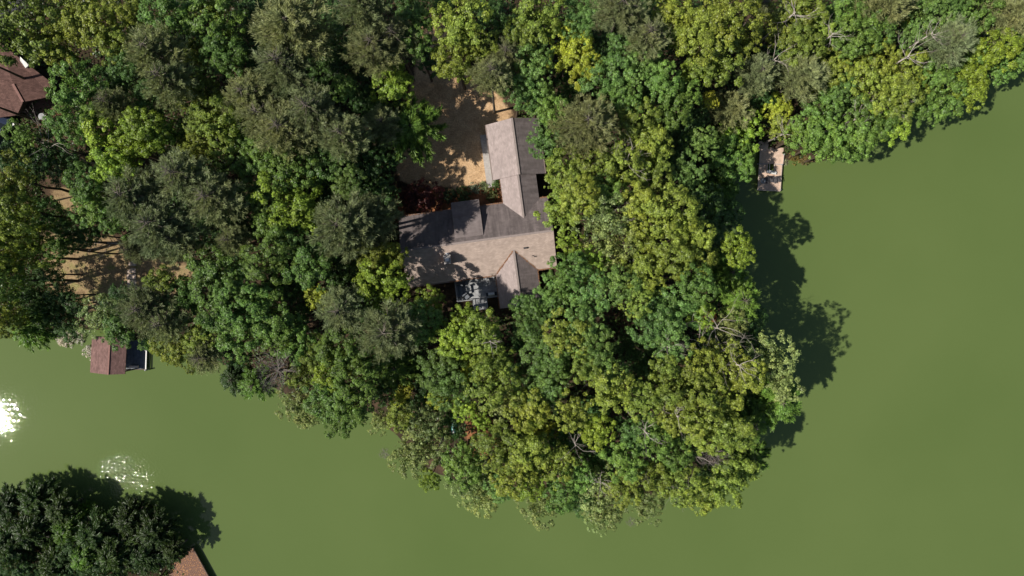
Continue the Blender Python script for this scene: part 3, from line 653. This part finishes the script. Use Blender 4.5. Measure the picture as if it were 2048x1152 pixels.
# chimney
ch = MB().box(-13.86, -13.1, -6.85, -5.85, 7, 9.75).build('chimney', M['brick'], house)
MB().box(-13.92, -13.04, -6.91, -5.79, 9.751, 9.87).build('cap', M['conc'], ch)
MB().box(-13.7, -13.26, -6.62, -6.18, 9.871, 10.15).build('flue', M['metal'], ch)
MB().box(-13.7, -13.26, -5.78, -5.5, 7.6, 9.3).build('flashing', M['metal'], ch)
for u, v, r_, hh in ((-3.6, -6.15, .09, .35), (-2.72, -7.35, .06, .4), (-2.95, -7.2, .05, .3)):
    z = ZE+(9+v)*PITCH; MB().tube([(u, v, z-.1), (u, v, z+hh)], r_, 10).build('vent_pipe', M['dark'], house)
MB().box(-3.95, -3.45, -6.25, -6.05, ZE+2.85*PITCH-.05, ZE+2.85*PITCH+.16).build('roof_vent', M['dark'], house)
# windows on the lake side and garage doors on the drive side
for u in (-17.3, -15.6): MB().box(u, u+1.1, -8.66, -8.6, 4.9, 6.2).build('window', M['glass'], house)
MB().box(-6.26, -6.2, 4.0, 6.3, 4.1, 6.2).build('garage_door', M['white'], house)
MB().box(-6.26, -6.2, 6.9, 9.3, 4.1, 6.2).build('garage_door', M['white'], house)
MB().box(-5.9, -4.5, -12.86, -12.8, 4.6, 6.2).build('window', M['glass'], house)
# concrete apron beside the garage
o = MB().box(-7.55, -6.35, 2.6, 9.6, 3.7, 4.12).build('apron', M['conc']); o.location = HO; o.rotation_euler = (0, 0, TH); o['kind'] = 'structure'
# terrace deck on the lake side (part of the house)
dk = MB()
nb = 40
for i in range(nb):
    u0 = -13.3+i*(5.5/nb); dk.box(u0, u0+5.5/nb-.012, -11.7, -8.7, 4.42, 4.5)
for i in range(13):
    u0 = -11.35+i*.14; dk.box(u0, u0+.128, -13.2, -11.72, 4.2, 4.28)
dk.box(-13.25, -7.95, -11.65, -8.7, 4.2, 4.415); dk.build('deck', M['greydeck'], house)
mb = MB()
for u, v in ((-13.25, -11.65), (-13.25, -9.1), (-10, -11.65), (-11.3, -13.1), (-9.6, -13.1)): mb.box(u-.07, u+.07, v-.07, v+.07, 1.5, 4.4)
mb.build('deck_post', M['wall'], house)
def rail(pts, z=4.5, mt='white', parent=None):
    mb = MB()
    for (x0, y0), (x1, y1) in zip(pts, pts[1:]):
        mb.add(*bar(x0, y0, x1, y1, z+.95, z+.95, .1, .05)); mb.add(*bar(x0, y0, x1, y1, z+.12, z+.12, .05, .05))
        n_ = max(2, int(math.hypot(x1-x0, y1-y0)/.16))
        for i in range(n_+1):
            x = x0+(x1-x0)*i/n_; y = y0+(y1-y0)*i/n_; mb.box(x-.015, x+.015, y-.015, y+.015, z, z+.93)
    return mb.build('railing', M[mt], parent)
M['railgrey'] = mat('railing_grey', (.34, .34, .34), .6, .3, var=.1)
rail([(-13.3, -8.9), (-13.3, -11.72), (-11.3, -11.72), (-11.3, -13.1)], 4.5, 'railgrey', house)
rail([(-9.5, -12.9), (-9.5, -11.72), (-7.95, -11.72)], 4.5, 'railgrey', house)

# ---- terrace furniture
def place(o, u, v, z, rz=0): o.location = L(u, v, z); o.rotation_euler = (0, 0, TH+rz)
def sofa(label, w, u, v, rz, grp='outdoor seats on the house terrace'):
    e = empty('outdoor_sofa'); 
    mb = MB().box(-w/2, w/2, -.38, .38, .12, .28)
    for x in (-w/2+.05, w/2-.05):
        for y in (-.33, .33): mb.box(x-.03, x+.03, y-.03, y+.03, 0, .12)
    mb.build('frame', M['dark'], e)
    MB().box(-w/2+.08, w/2-.08, -.36, .22, .285, .44).build('seat', M['cushion'], e)
    MB().box(-w/2+.08, w/2-.08, .225, .38, .285, .85).build('backrest', M['cushion'], e)
    for s in (-1, 1): MB().box(min(s*w/2, s*(w/2-.07)), max(s*w/2, s*(w/2-.07)), -.38, .38, .283, .62).build('armrest', M['dark'], e)
    place(e, u, v, 4.5, rz); tag(e, label, 'sofa', grp)
sofa('dark outdoor sofa against the left railing of the terrace', 1.7, -12.8, -10.4, math.pi/2)
sofa('small grey armchair at the terrace bottom left corner', .85, -12.15, -11.2, .5)
sofa('dark armchair at the terrace top beside the house wall', .85, -12.5, -9.3, 2.6)
e = empty('coffee_table'); MB().box(-.55, .55, -.35, .35, .36, .41).build('tabletop', M['greydeck'], e)
for x in (-.5, .5):
    for y in (-.3, .3): MB().box(x-.03, x+.03, y-.03, y+.03, 0, .358).build('leg', M['dark'], e)
place(e, -11.7, -10.3, 4.5, math.pi/2); tag(e, 'low grey table in front of the terrace sofa', 'table')
e = empty('barbecue_grill'); MB().box(-.35, .35, -.28, .28, .1, .8).build('cabinet', M['dark'], e)
mb = MB(); 
mb.tube([(-.4, 0, .85), (.4, 0, .85)], .27, 12).build('lid', M['metal'], e)
MB().box(-.7, -.37, -.22, .22, .72, .76).build('side_shelf', M['dark'], e); MB().box(.37, .7, -.22, .22, .72, .76).build('side_shelf', M['dark'], e)
place(e, -8.8, -11.3, 4.5, 0); tag(e, 'small covered grill at the terrace right end by the gable', 'grill')

# ------------------------------------------------------------------ garden bed plants beside the garage
def shrub(name, label, px, py, z, rad, col, fam='fine', cat='shrub', grp=None, hz=1.0):
    p = at(px, py, z); gz = hgt(p.x, p.y) if z > 1.2 else max(hgt(p.x, p.y), -.2); e = empty(name, (p.x, p.y, gz))
    m_ = CR[fam][rt.randrange(len(CR[fam]))]
    cr = bpy.data.objects.new('foliage', m_); C.objects.link(cr); cr.parent = e; s = rad/RC
    cr.scale = (s, s, s*hz); cr.location = (0, 0, rad*.55*hz); cr.rotation_euler = (0, 0, rt.uniform(0, 6)); cr.color = (*col, 1)
    mb = MB()
    for k in range(5):
        a = k*1.26; mb.tube([(0, 0, -.1), (math.cos(a)*rad*.25, math.sin(a)*rad*.25, rad*.6*hz)], [.03, .015], 4)
    mb.build('stem', M['bark'], e); tag(e, label, cat, grp)
shrub('red_maple', 'dark red Japanese maple in shade above the house', 850, 392, 5.5, 2.5, (.085, .022, .018), 'fine', 'tree', hz=.8)
shrub('red_maple', 'smaller dark red maple left of the larger one', 815, 400, 5, 1.6, (.07, .022, .016), 'fine', 'tree', hz=.8)
shrub('shrub', 'round pale green hosta clump at the drive corner', 968, 374, 4.3, .75, (.20, .26, .12), 'loose', 'plant', hz=.5)
shrub('shrub', 'pale grey green plant left of the hosta clump', 948, 377, 4.3, .8, (.14, .19, .13), 'loose', 'plant', hz=.5)
shrub('shrub', 'low bright green bush beside the garage corner', 992, 367, 4.3, .6, (.08, .15, .03), 'fine', hz=.7)
shrub('shrub', 'reddish green bush between garage bed and house', 982, 388, 4.5, .95, (.085, .10, .028), 'fine', hz=.8)
shrub('shrub', 'dark green bush left of the garage bed', 925, 392, 4.5, 1.2, (.04, .075, .02), 'fine', hz=.8)
shrub('shrub', 'dark evergreen bush above the porch roof', 895, 392, 4.6, 1.2, (.03, .055, .018), 'fine', hz=.9)
shrub('shrub', 'orange leaved sapling in the gap left of the teal kayak', 815, 772, 4, .8, (.42, .20, .03), 'fine')
shrub('shrub', 'pale blossoming bush over the water left of the boathouse', 120, 682, 1.2, 1.1, (.46, .42, .38), 'loose', hz=.7, grp='pale bushes by the boathouse')
shrub('shrub', 'pale grey bush over the water between bank and boathouse', 146, 676, 1.2, 1.0, (.42, .40, .34), 'loose', hz=.7, grp='pale bushes by the boathouse')
shrub('shrub', 'pale bush touching the left eave of the boathouse', 174, 706, 1.2, 1.05, (.46, .42, .38), 'loose', hz=.8, grp='pale bushes by the boathouse')
shrub('shrub', 'grey green reed tuft at the right of the pale dock', 1574, 322, .8, .55, (.20, .22, .14), 'frond', hz=.8)
shrub('shrub', 'olive brown low bush on the bank right of the dock', 1592, 314, .8, .95, (.17, .14, .035), 'loose', hz=.7)
shrub('shrub', 'brown marsh bush further right along the dock bank', 1614, 318, .8, .9, (.16, .12, .045), 'loose', hz=.6)
shrub('shrub', 'reddish shrub beside the house at the left edge', 128, 234, 4, .8, (.26, .12, .08), 'fine')
shrub('shrub', 'rust orange bush in the gap right of the lime tree', 1432, 635, 6, 1.1, (.40, .15, .06), 'fine')
shrub('shrub', 'brown drifting brush at the water edge below the trees', 768, 908, .3, .9, (.12, .09, .05), 'twig', hz=.4)
shrub('shrub', 'dark brushy snag in the water at the bottom tip', 1262, 1045, .3, .8, (.1, .08, .05), 'twig', hz=.4)
# fallen pine straw in the valleys and along eaves
def straw_line(pts, n_, w_, up=.03):
    out = []
    for (a, b_) in zip(pts, pts[1:]):
        a = np.array(a); b_ = np.array(b_); f = rng.random((n_, 1)); p = a+(b_-a)*f+rng.normal(size=(n_, 3))*w_*np.array([1, 1, .15])+np.array([0, 0, up])
        nn = np.array([0, 0, 1.])+unit(n_)*.3; nn /= np.linalg.norm(nn, axis=1, keepdims=True); out.append(leafquads(p, nn, .13, .05))
    return out
out = straw_line([(-7.9, -9, ZE+.05), (-5.3, -6.3, zs)], 260, .05, .06)
out += straw_line([(-2.5, -9, ZE+.05), (-5.1, -6.3, zs)], 110, .04, .06)
out += straw_line([(-14, -9.07, 6.8), (-8, -9.07, 6.8)], 260, .045, .03)+straw_line([(-2.4, -9.07, 6.8), (-.05, -9.07, 6.8)], 130, .045, .03)
out += straw_line([(-8.6, .06, 6.8), (-5.8, .06, 6.8)], 110, .04, .03)+straw_line([(-1, .06, 6.8), (0, .06, 6.8)], 60, .04, .03)
out += straw_line([(-19.1, .06, 6.8), (-13.5, .06, 6.8)], 160, .05, .03)
out += straw_line([(-7.95, -13.2, ZE+.05), (-7.95, -9.2, ZE+.05)], 160, .05, .04)+straw_line([(-2.48, -13.2, ZE+.05), (-2.48, -9.2, ZE+.05)], 120, .03, .04)
out += straw_line([(-5.8, 0, ZE+.05), (-5.8, 3, ZE+.05)], 60, .03, .04)
o = quads('pine_straw', np.concatenate(out), M['litter']); o.location = HO; o.rotation_euler = (0, 0, TH); tag(o, 'orange pine straw lying along the eaves and valleys of the big roof', 'pine straw', kind='stuff')

# ------------------------------------------------------------------ neighbour house at the left edge
nb_p = at(30, 170, 4); nh = empty('neighbour_house', (nb_p.x, nb_p.y, 3.5)); tag(nh, 'red brown shingled house half hidden at the left edge', 'house')
def loc(px, py, z): p = at(px, py, z); return (p.x-nb_p.x, p.y-nb_p.y, z-3.5)
def ccw(pts):
    a = sum(pts[i][0]*pts[(i+1) % len(pts)][1]-pts[(i+1) % len(pts)][0]*pts[i][1] for i in range(len(pts)))
    return pts if a > 0 else pts[::-1]
A = [(-120, 20, 9.0), (0, 86, 9.2), (34, 112, 8.8), (109, 170, 7.4), (92, 180, 7.3), (97, 194, 7.2), (46, 204, 7.6), (26, 168, 8.4), (-120, 100, 9.0)]
MB().slab(ccw([loc(*p) for p in A]), .2).build('roof', M['shred'], nh)
Bf = [(26, 168, 8.42), (46, 204, 7.62), (34, 230, 6.6), (-10, 236, 6.3), (-120, 200, 6.3), (-120, 101, 9.0)]
MB().slab(ccw([loc(*p) for p in Bf]), .2).build('roof', M['shred'], nh)
MB().add(*bar(*loc(26, 168, 8.45)[:2], *loc(46, 204, 7.65)[:2], loc(26, 168, 8.47)[2], loc(46, 204, 7.67)[2], .3, .08)).build('ridge_cap', M['ridgered'], nh)
W = [(-110, 40, 6), (0, 100, 6), (95, 168, 6), (84, 184, 6), (44, 198, 6), (30, 222, 6), (-110, 190, 6)]
MB().prism(ccw([loc(*p) for p in W]), -1.0, 2.7).build('wall', M['wall'], nh)
S = [(42, 114, 8.78), (47, 119, 8.78), (60, 131, 8.45), (53, 137, 8.4), (42, 122, 8.7)]
MB().slab(ccw([(x, y, z+.18) for x, y, z in [loc(*p) for p in S]]), .16).build('skylight', M['white'], nh)
dp = MB()
a0 = Vector(loc(38, 200, 4.6)); ax = (Vector(loc(112, 182, 4.6))-a0); bx = Vector(loc(52, 232, 4.6))-a0
for i in range(20):
    f0, f1 = i/20, (i+.9)/20; q_ = [a0+bx*f0, a0+ax+bx*f0, a0+ax+bx*f1, a0+bx*f1]; dp.slab(ccw([tuple(p) for p in q_]), .08)
dp.build('deck', M['rust'], nh)
e = empty('patio_table', at(92, 236, 4.2)); e.location.z = hgt(e.location.x, e.location.y)
mb = MB(); mb.tube([(0, 0, .70), (0, 0, .74)], .42, 20); mb.build('tabletop', M['greydeck'], e); MB().tube([(0, 0, 0), (0, 0, .7)], .04, 8).build('leg', M['white'], e); MB().tube([(0, 0, 0), (0, 0, .04)], .3, 14).build('base', M['white'], e)
tag(e, 'round pale patio table in the shade below the red brown house', 'table')
# parked car in the shade by the neighbour's house
def car(label, px, py, rz):
    p = at(px, py, 5); e = empty('parked_car', (p.x, p.y, hgt(p.x, p.y)), rz)
    M['carblue'] = mat('dark_blue_car_paint', (.02, .03, .06), .25, .6)
    prof = [(-2.2, .35), (-2.25, .75), (-2.1, .95), (-1.0, 1.02), (.9, 1.02), (2.05, .85), (2.2, .6), (2.2, .35)]
    v = [(x, y, z) for y in (-.85, .85) for x, z in prof]; n_ = len(prof)
    MB().add(v, [tuple(range(n_)), tuple(range(2*n_-1, n_-1, -1))]+[(i, i+n_, (i+1) % n_+n_, (i+1) % n_) for i in range(n_)]).build('body', M['carblue'], e)
    v = [(-1.9, -.78, 1.0), (1.0, -.78, 1.0), (1.0, .78, 1.0), (-1.9, .78, 1.0), (-1.4, -.62, 1.5), (.3, -.62, 1.5), (.3, .62, 1.5), (-1.4, .62, 1.5)]
    cb = MB().add(v, [(0, 3, 2, 1), (4, 5, 6, 7), (0, 1, 5, 4), (1, 2, 6, 5), (2, 3, 7, 6), (3, 0, 4, 7)]).build('windows', M['glass'], e)
    MB().box(-1.35, .25, -.6, .6, 1.5, 1.54).build('roof', M['carblue'], e)
    for x in (-1.35, 1.35):
        for y in (-.86, .72): MB().tube([(x, y, .33), (x, y+.16, .33)], .33, 16).build('wheel', M['dark'], e)
    tag(e, label, 'car')
car('dark blue car parked in shade below the left edge house', 2, 262, 1.2)
e = empty('storage_box', at(26, 250, 4.4)); e.location.z = hgt(e.location.x, e.location.y); MB().box(-.45, .45, -.35, .35, 0, .6).build('body', M['metal'], e); MB().box(-.48, .48, -.38, .38, .601, .68).build('lid', M['white'], e)
e.rotation_euler = (0, 0, .5); tag(e, 'white lidded box beside the dark car', 'box')

# ------------------------------------------------------------------ boathouse
bp0 = at(216, 712, 0); bh = tag(empty('boathouse', (bp0.x, bp0.y, 0)), 'boathouse with a brown shingled gable roof over the green lake', 'boathouse')
def lb(px, py, z, o=bp0): p = at(px, py, z); return (p.x-o.x, p.y-o.y, z)
zb, zt = 2.6, 3.5
MB().slab(ccw([lb(184, 672, zb), lb(180, 745, zb), lb(216, 749.5, zt), lb(220, 675, zt)]), .12).build('roof', M['shredy'], bh)
MB().slab(ccw([lb(220, 675, zt), lb(216, 749.5, zt), lb(250, 748, zb), lb(254, 675, zb)]), .12).build('roof', M['shredy'], bh)
a_ = lb(220, 675, zt); b2 = lb(216, 749.5, zt); MB().add(*bar(a_[0], a_[1], b2[0], b2[1], zt+.02, zt+.02, .2, .06)).build('ridge_cap', M['ridgered'], bh)
for px, py in ((187, 677), (184, 741), (250, 680), (247, 743)):
    x, y, _ = lb(px, py, 2.4); MB().box(x-.08, x+.08, y-.08, y+.08, -1.5, 2.46).build('post', M['wall'], bh)
mb = MB()
for (x0, y0), (x1, y1) in (((187, 678), (184, 741)), ((250, 680), (247, 743)), ((187, 677), (250, 680))):
    p_, q_ = lb(x0, y0, 2.3), lb(x1, y1, 2.3); mb.add(*bar(p_[0], p_[1], q_[0], q_[1], 2.3, 2.3, .1, .2))
mb.build('beam', M['wall'], bh)
MB().slab(ccw([lb(185, 674, .4), lb(182, 740, .4), lb(192, 740, .4), lb(195, 674, .4)]), .12).build('walkway', M['greydeck'], bh)
# side dock
sdk = tag(empty('boat_dock', (bp0.x, bp0.y, 0)), 'dark blue grey dock with a white edge rail right of the boathouse', 'dock')
mb = MB(); nbd = 13
for i in range(nbd):
    x0 = 253+i*(39/nbd); x1 = x0+39/nbd-.35
    mb.slab(ccw([lb(x0, 680, .5), lb(x0-1, 738, .5), lb(x1-1, 738, .5), lb(x1, 680, .5)]), .06)
mb.build('deck', M['darkdock'], sdk)
mb = MB()
for x0, y0, x1, y1 in ((252, 738.8, 292, 738.8), (252, 690, 292, 690)):
    p_, q_ = lb(x0, y0, .4), lb(x1, y1, .4); mb.add(*bar(p_[0], p_[1], q_[0], q_[1], .34, .34, .12, .2))
mb.build('frame', M['wall'], sdk)
p_, q_ = lb(293.3, 690, .6), lb(291.8, 739, .6)
MB().add(*bar(p_[0], p_[1], q_[0], q_[1], .62, .62, .14, .12)).build('edge_rail', M['white'], sdk)
for px, py in ((292, 740), (253, 740), (293, 700)):
    x, y, _ = lb(px, py, .7); MB().tube([(x, y, -1.6), (x, y, 1.0)], .1, 8).build('post', M['greydeck'], sdk)
e = empty('dock_bench', at(270, 733, .5)); MB().box(-.6, .6, -.15, .15, .38, .43).build('seat', M['wood2'], e)
for s in (-.5, .5): MB().box(s-.04, s+.04, -.13, .13, 0, .378).build('leg', M['wood2'], e)
tag(e, 'small pale bench at the lake end of the dark dock', 'bench')
# walkway of stone slabs down to the boathouse
pt = [(262, 526, 16), (258, 541, 17), (257, 553, 18), (256, 564, 18), (256, 575, 18), (256, 587, 17)]
rs_ = random.Random(2)
for i, (px, py, w_) in enumerate(pt):
    p = at(px, py, 3); z = hgt(p.x, p.y); e = MB(); hw = w_/15/2
    pts = [(-hw+rs_.uniform(-.05, .05), -.36), (hw*.3, -.38+rs_.uniform(-.03, .03)), (hw+rs_.uniform(-.06, .06), -.34), (hw, .3), (0, .36), (-hw+rs_.uniform(-.05, .05), .33)]
    e.prism(ccw(pts), -.3, .12); o = e.build('stepping_slab', M['stone']); o.location = (p.x, p.y, z)
    tag(o, ['pale stone slab at the top of the clearing path', 'second pale stone slab from the top of the path', 'third pale stone slab from the top of the path', 'third pale stone slab from the path bottom', 'second pale stone slab from the path bottom', 'pale stone slab at the bottom of the clearing path'][i], 'stepping stone', 'stone slabs of the path above the boathouse')
# log shape added in place of a sunlit patch of upturned earth
p_ = at(112, 596, 2); q_ = at(148, 616, 2); MBl = MB(); zl = max(hgt(p_.x, p_.y), hgt(q_.x, q_.y))+.2
o = MBl.tube([(p_.x, p_.y, zl), ((p_.x+q_.x)/2, (p_.y+q_.y)/2, zl+.05), (q_.x, q_.y, zl-.05)], [.3, .27, .2], 10).build('log_for_sunlit_earth', M['palebark'], smooth=True)
tag(o, 'tan log shape standing for sunlit earth on the dark bank left of the boathouse', 'log')

# ------------------------------------------------------------------ swimming dock at the upper right
dp0 = at(1540, 340, .5); sw = tag(empty('swim_dock', (dp0.x, dp0.y, 0)), 'pale wooden swimming dock with a square opening on the lake', 'dock')
def ld(px, py, z=.55): return lb(px, py, z, dp0)
mb = MB()
def lerp(a, b_, f): return a+(b_-a)*f
n_ = 42
for i in range(n_):
    y0 = 295+(380.5-295)*i/n_; y1 = 295+(380.5-295)*(i+.86)/n_; ym = (y0+y1)/2
    xl = lerp(1521, 1516, (ym-295)/85); xr = lerp(1567.5, 1565, (ym-300)/28) if ym < 328 else lerp(1563.2, 1559.6, (ym-328)/53)
    if ym < 312: xr = min(xr, 1567)
    spans = [(xl, xr)] if not (328 < ym < 341) else [(xl, 1535.2), (1548, xr)]
    for a_, b2 in spans: mb.slab(ccw([ld(a_, y0), ld(b2, y0+.6), ld(b2, y1+.6), ld(a_, y1)]), .05)
mb.build('deck', M['wood'], sw)
def dbar(x0, y0, x1, y1, w_, h_, z, m, nm): p_, q_ = ld(x0, y0, z), ld(x1, y1, z); return MB().add(*bar(p_[0], p_[1], q_[0], q_[1], z, z, w_, h_)).build(nm, M[m], sw)
dbar(1516, 380, 1559.6, 382, .12, .16, .57, 'wood2', 'edge_board'); dbar(1520.6, 300, 1515.8, 380, .1, .16, .57, 'wood2', 'edge_board'); dbar(1563.4, 329, 1560, 382, .12, .16, .57, 'wood2', 'edge_board')
dbar(1567.4, 308, 1565.4, 328, .1, .16, .57, 'wood2', 'edge_board'); dbar(1517.5, 327.6, 1535, 327.8, .1, .05, .60, 'greydeck', 'threshold'); dbar(1549, 328, 1565, 328.6, .08, .05, .60, 'greydeck', 'threshold')
dbar(1517.5, 344, 1535, 344.2, .08, .05, .60, 'greydeck', 'threshold')
dbar(1549, 328, 1548.4, 342, .1, .2, .62, 'wood2', 'opening_curb'); dbar(1534.6, 328, 1534.2, 341, .1, .2, .62, 'wood2', 'opening_curb')
dbar(1539.4, 327, 1539, 342, .05, .05, .75, 'white', 'ladder_rail'); dbar(1536, 341.5, 1548, 342.3, .1, .1, .62, 'greydeck', 'opening_curb')
for px, py in ((1518, 296), (1566, 310), (1516.5, 379), (1559, 380), (1562.5, 330), (1517.5, 327)):
    x, y, _ = ld(px, py, .4); MB().tube([(x, y, -1.6), (x, y, .75 if py != 296 else .5)], .09, 8).build('post', M['greydeck'], sw)
# chairs
def deck_chair():
    e = empty('deck_chair'); mb = MB(); mb.slab([(-.27, -.3, .36), (.27, -.3, .36), (.27, .2, .28), (-.27, .2, .28)], .03); mb.build('seat', M['chair'], e)
    mb = MB()
    for i in range(5):
        x = -.25+i*.105; mb.slab([(x, .2, .3), (x+.085, .2, .3), (x+.085, .46, .95-.02*abs(i-2)), (x, .46, .95-.02*abs(i-2))], .03)
    mb.build('backrest', M['chair'], e)
    for s in (-1, 1):
        MB().box(s*.33-.05, s*.33+.05, -.35, .3, .52, .55).build('armrest', M['chair'], e)
        MB().box(s*.33-.03, s*.33+.03, -.33, -.26, 0, .518).build('leg', M['chair'], e)
        MB().box(s*.33-.03, s*.33+.03, .2, .27, 0, .518).build('leg', M['chair'], e)
    return e
M['chair'] = mat('dark_grey_chair', (.085, .08, .085), .6, .3, var=.3)
c0 = deck_chair(); first = True
def dup(root):
    r_ = root.copy(); C.objects.link(r_)
    for ch_ in root.children:
        k = ch_.copy(); C.objects.link(k); k.parent = r_
    return r_
for i, (px, py, rz, lab) in enumerate([(1531.5, 361, 2.9, 'leftmost dark chair on the pale swimming dock'), (1538.8, 359.5, 3.25, 'second dark chair from the left on the swimming dock'),
                              (1547.5, 361, 2.95, 'second dark chair from the right on the swimming dock'), (1555.5, 359.5, 3.3, 'rightmost dark chair on the pale swimming dock')]):
    o = c0 if i == 0 else dup(c0); p = at(px, py, .9); o.location = (p.x, p.y, .56); o.rotation_euler = (0, 0, rz+math.pi); tag(o, lab, 'chair', 'dark chairs on the swimming dock')
e = empty('round_table', at(1523.5, 362.5, .56)); mb = MB(); mb.tube([(0, 0, .46), (0, 0, .5)], .36, 20); mb.build('tabletop', M['greydeck'], e)
for k in range(3):
    a = k*2.09; MB().tube([(math.cos(a)*.28, math.sin(a)*.28, 0), (math.cos(a)*.2, math.sin(a)*.2, .46)], .025, 6).build('leg', M['greydeck'], e)
tag(e, 'small round table left of the dock chairs', 'table')
e = empty('dock_box', at(1541, 345.5, .56), -.2); MB().box(-.62, .62, -.16, .16, 0, .34).build('body', M['wood2'], e); MB().box(-.65, .65, -.19, .19, .341, .39).build('lid', M['white'], e)
tag(e, 'long pale storage box below the dock opening', 'box')
e = empty('bucket', at(1549.5, 345.6, .56)); mb = MB(); mb.tube([(0, 0, 0), (0, 0, .3)], [.13, .17], 14); mb.build('body', M['metal'], e); MB().tube([(-.17, 0, .3), (-.1, 0, .38), (.1, 0, .38), (.17, 0, .3)], .01, 5).build('handle', M['dark'], e)
tag(e, 'grey bucket at the right end of the dock box', 'bucket')
bm = bmesh.new(); bmesh.ops.create_icosphere(bm, subdivisions=3, radius=.8)
for v in bm.verts: v.co *= 1+.18*math.sin(v.co.x*4+1)*math.cos(v.co.y*3.3)+.05*math.sin(v.co.z*9+v.co.x*7); v.co.z *= .5
me = bpy.data.meshes.new('boulder'); bm.to_mesh(me); bm.free(); me.materials.append(M['stone']); o = bpy.data.objects.new('boulder', me); C.objects.link(o)
p = at(1526.5, 292.5, .6); o.location = (p.x, p.y, .55); tag(o, 'tan rounded boulder at the shore end of the pale dock', 'boulder')

# ------------------------------------------------------------------ brown dock in the bottom left
cd0 = at(370, 1130, 0); cd = tag(empty('corner_dock', (cd0.x, cd0.y, 0)), 'leaf strewn brown dock corner jutting from the dark trees at the bottom', 'dock')
def lc(px, py, z=.7): return lb(px, py, z, cd0)
a0 = Vector(lc(385.5, 1096.5)); a1 = Vector(lc(337, 1121)); dn = (Vector(lc(416, 1152))-a0); dn = dn.normalized(); ac = a1-a0
mb = MB(); nb_ = 16
for i in range(nb_):
    f0, f1 = i/nb_, (i+.93)/nb_; ln_ = 1.75
    if f0 >= 0: q_ = [a0+ac*f0, a0+ac*f1, a0+ac*f1+dn*ln_, a0+ac*f0+dn*ln_]; mb.slab(ccw([tuple(p) for p in q_]), .06)
for i in range(24):
    f0, f1 = i/24, (i+.93)/24; aw = ac*1.5; s0 = a0+dn*1.76; q_ = [s0+aw*f0, s0+aw*f1, s0+aw*f1+dn*4.5, s0+aw*f0+dn*4.5]; mb.slab(ccw([tuple(p) for p in q_]), .06)
mb.build('deck', M['rust'], cd)
x0, y0, _ = lc(385.5, 1096.5); e_ = a0+dn*6; MB().add(*bar(x0+.05, y0, e_.x+.05, e_.y, .66, .66, .08, .2)).build('edge_board', M['wall'], cd)
x1_, y1_, _ = lc(337, 1121); MB().add(*bar(x0, y0+.05, x1_, y1_+.05, .66, .66, .08, .2)).build('edge_board', M['wall'], cd)
for q_ in (a0+ac*.05+dn*.1, a0+ac*.95+dn*.1, a0+dn*3+ac*.03): MB().tube([(q_.x, q_.y, -1.6), (q_.x, q_.y, .62)], .1, 8).build('post', M['wall'], cd)
k = 420; f = rng.random((k, 2)); pos = np.array(a0+Vector((cd0.x, cd0.y, 0)))+np.array(ac)*(f[:, :1])*1.1+np.array(dn)*(f[:, 1:])*4+np.array([0, 0, .02]); nn = np.array([0, 0, 1.])+unit(k)*.2; nn /= np.linalg.norm(nn, axis=1, keepdims=True)
o = quads('fallen_leaves', leafquads(pos, nn, .14, .08), M['leaflit'] if 'leaflit' in M else mat('dry_orange_leaves', (.50, .26, .12), .9, .1, var=.3)); tag(o, 'dry orange leaves scattered on the brown corner dock', 'leaves', kind='stuff')

# ------------------------------------------------------------------ kayak under the trees
p = at(908, 853, 2.2); e = empty('kayak', (p.x, p.y, max(hgt(p.x, p.y), 0)+.02), 1.45)
mb = MB(); secs = []
for i in range(13):
    t = -1+2*i/12; wd = .36*(1-abs(t)**2.4)+.01; secs.append((t*1.35, wd))
v = []; f = []
for x, wd in secs:
    for a in range(10):
        an = 2*math.pi*a/10; v.append((x, math.cos(an)*wd, .17+math.sin(an)*wd*.42+.12*abs(x/1.35)**3))
for i in range(12):
    for a in range(10): f.append((i*10+a, i*10+(a+1) % 10, (i+1)*10+(a+1) % 10, (i+1)*10+a))
mb.add(v, f).build('hull', M['teal'], e, True)
mb = MB(); mb.tube([(math.cos(t)*.42, math.sin(t)*.2, .33) for t in np.linspace(0, 2*math.pi, 17)], .025, 6, False); mb.build('cockpit_rim', M['dark'], e)
MB().box(-.3, .1, -.14, .14, .22, .3).build('seat', M['dark'], e); MB().box(-1.0, -.55, -.09, .09, .335, .36).build('hatch', M['white'], e)
tag(e, 'teal kayak on the bank between dark understory trees', 'kayak')
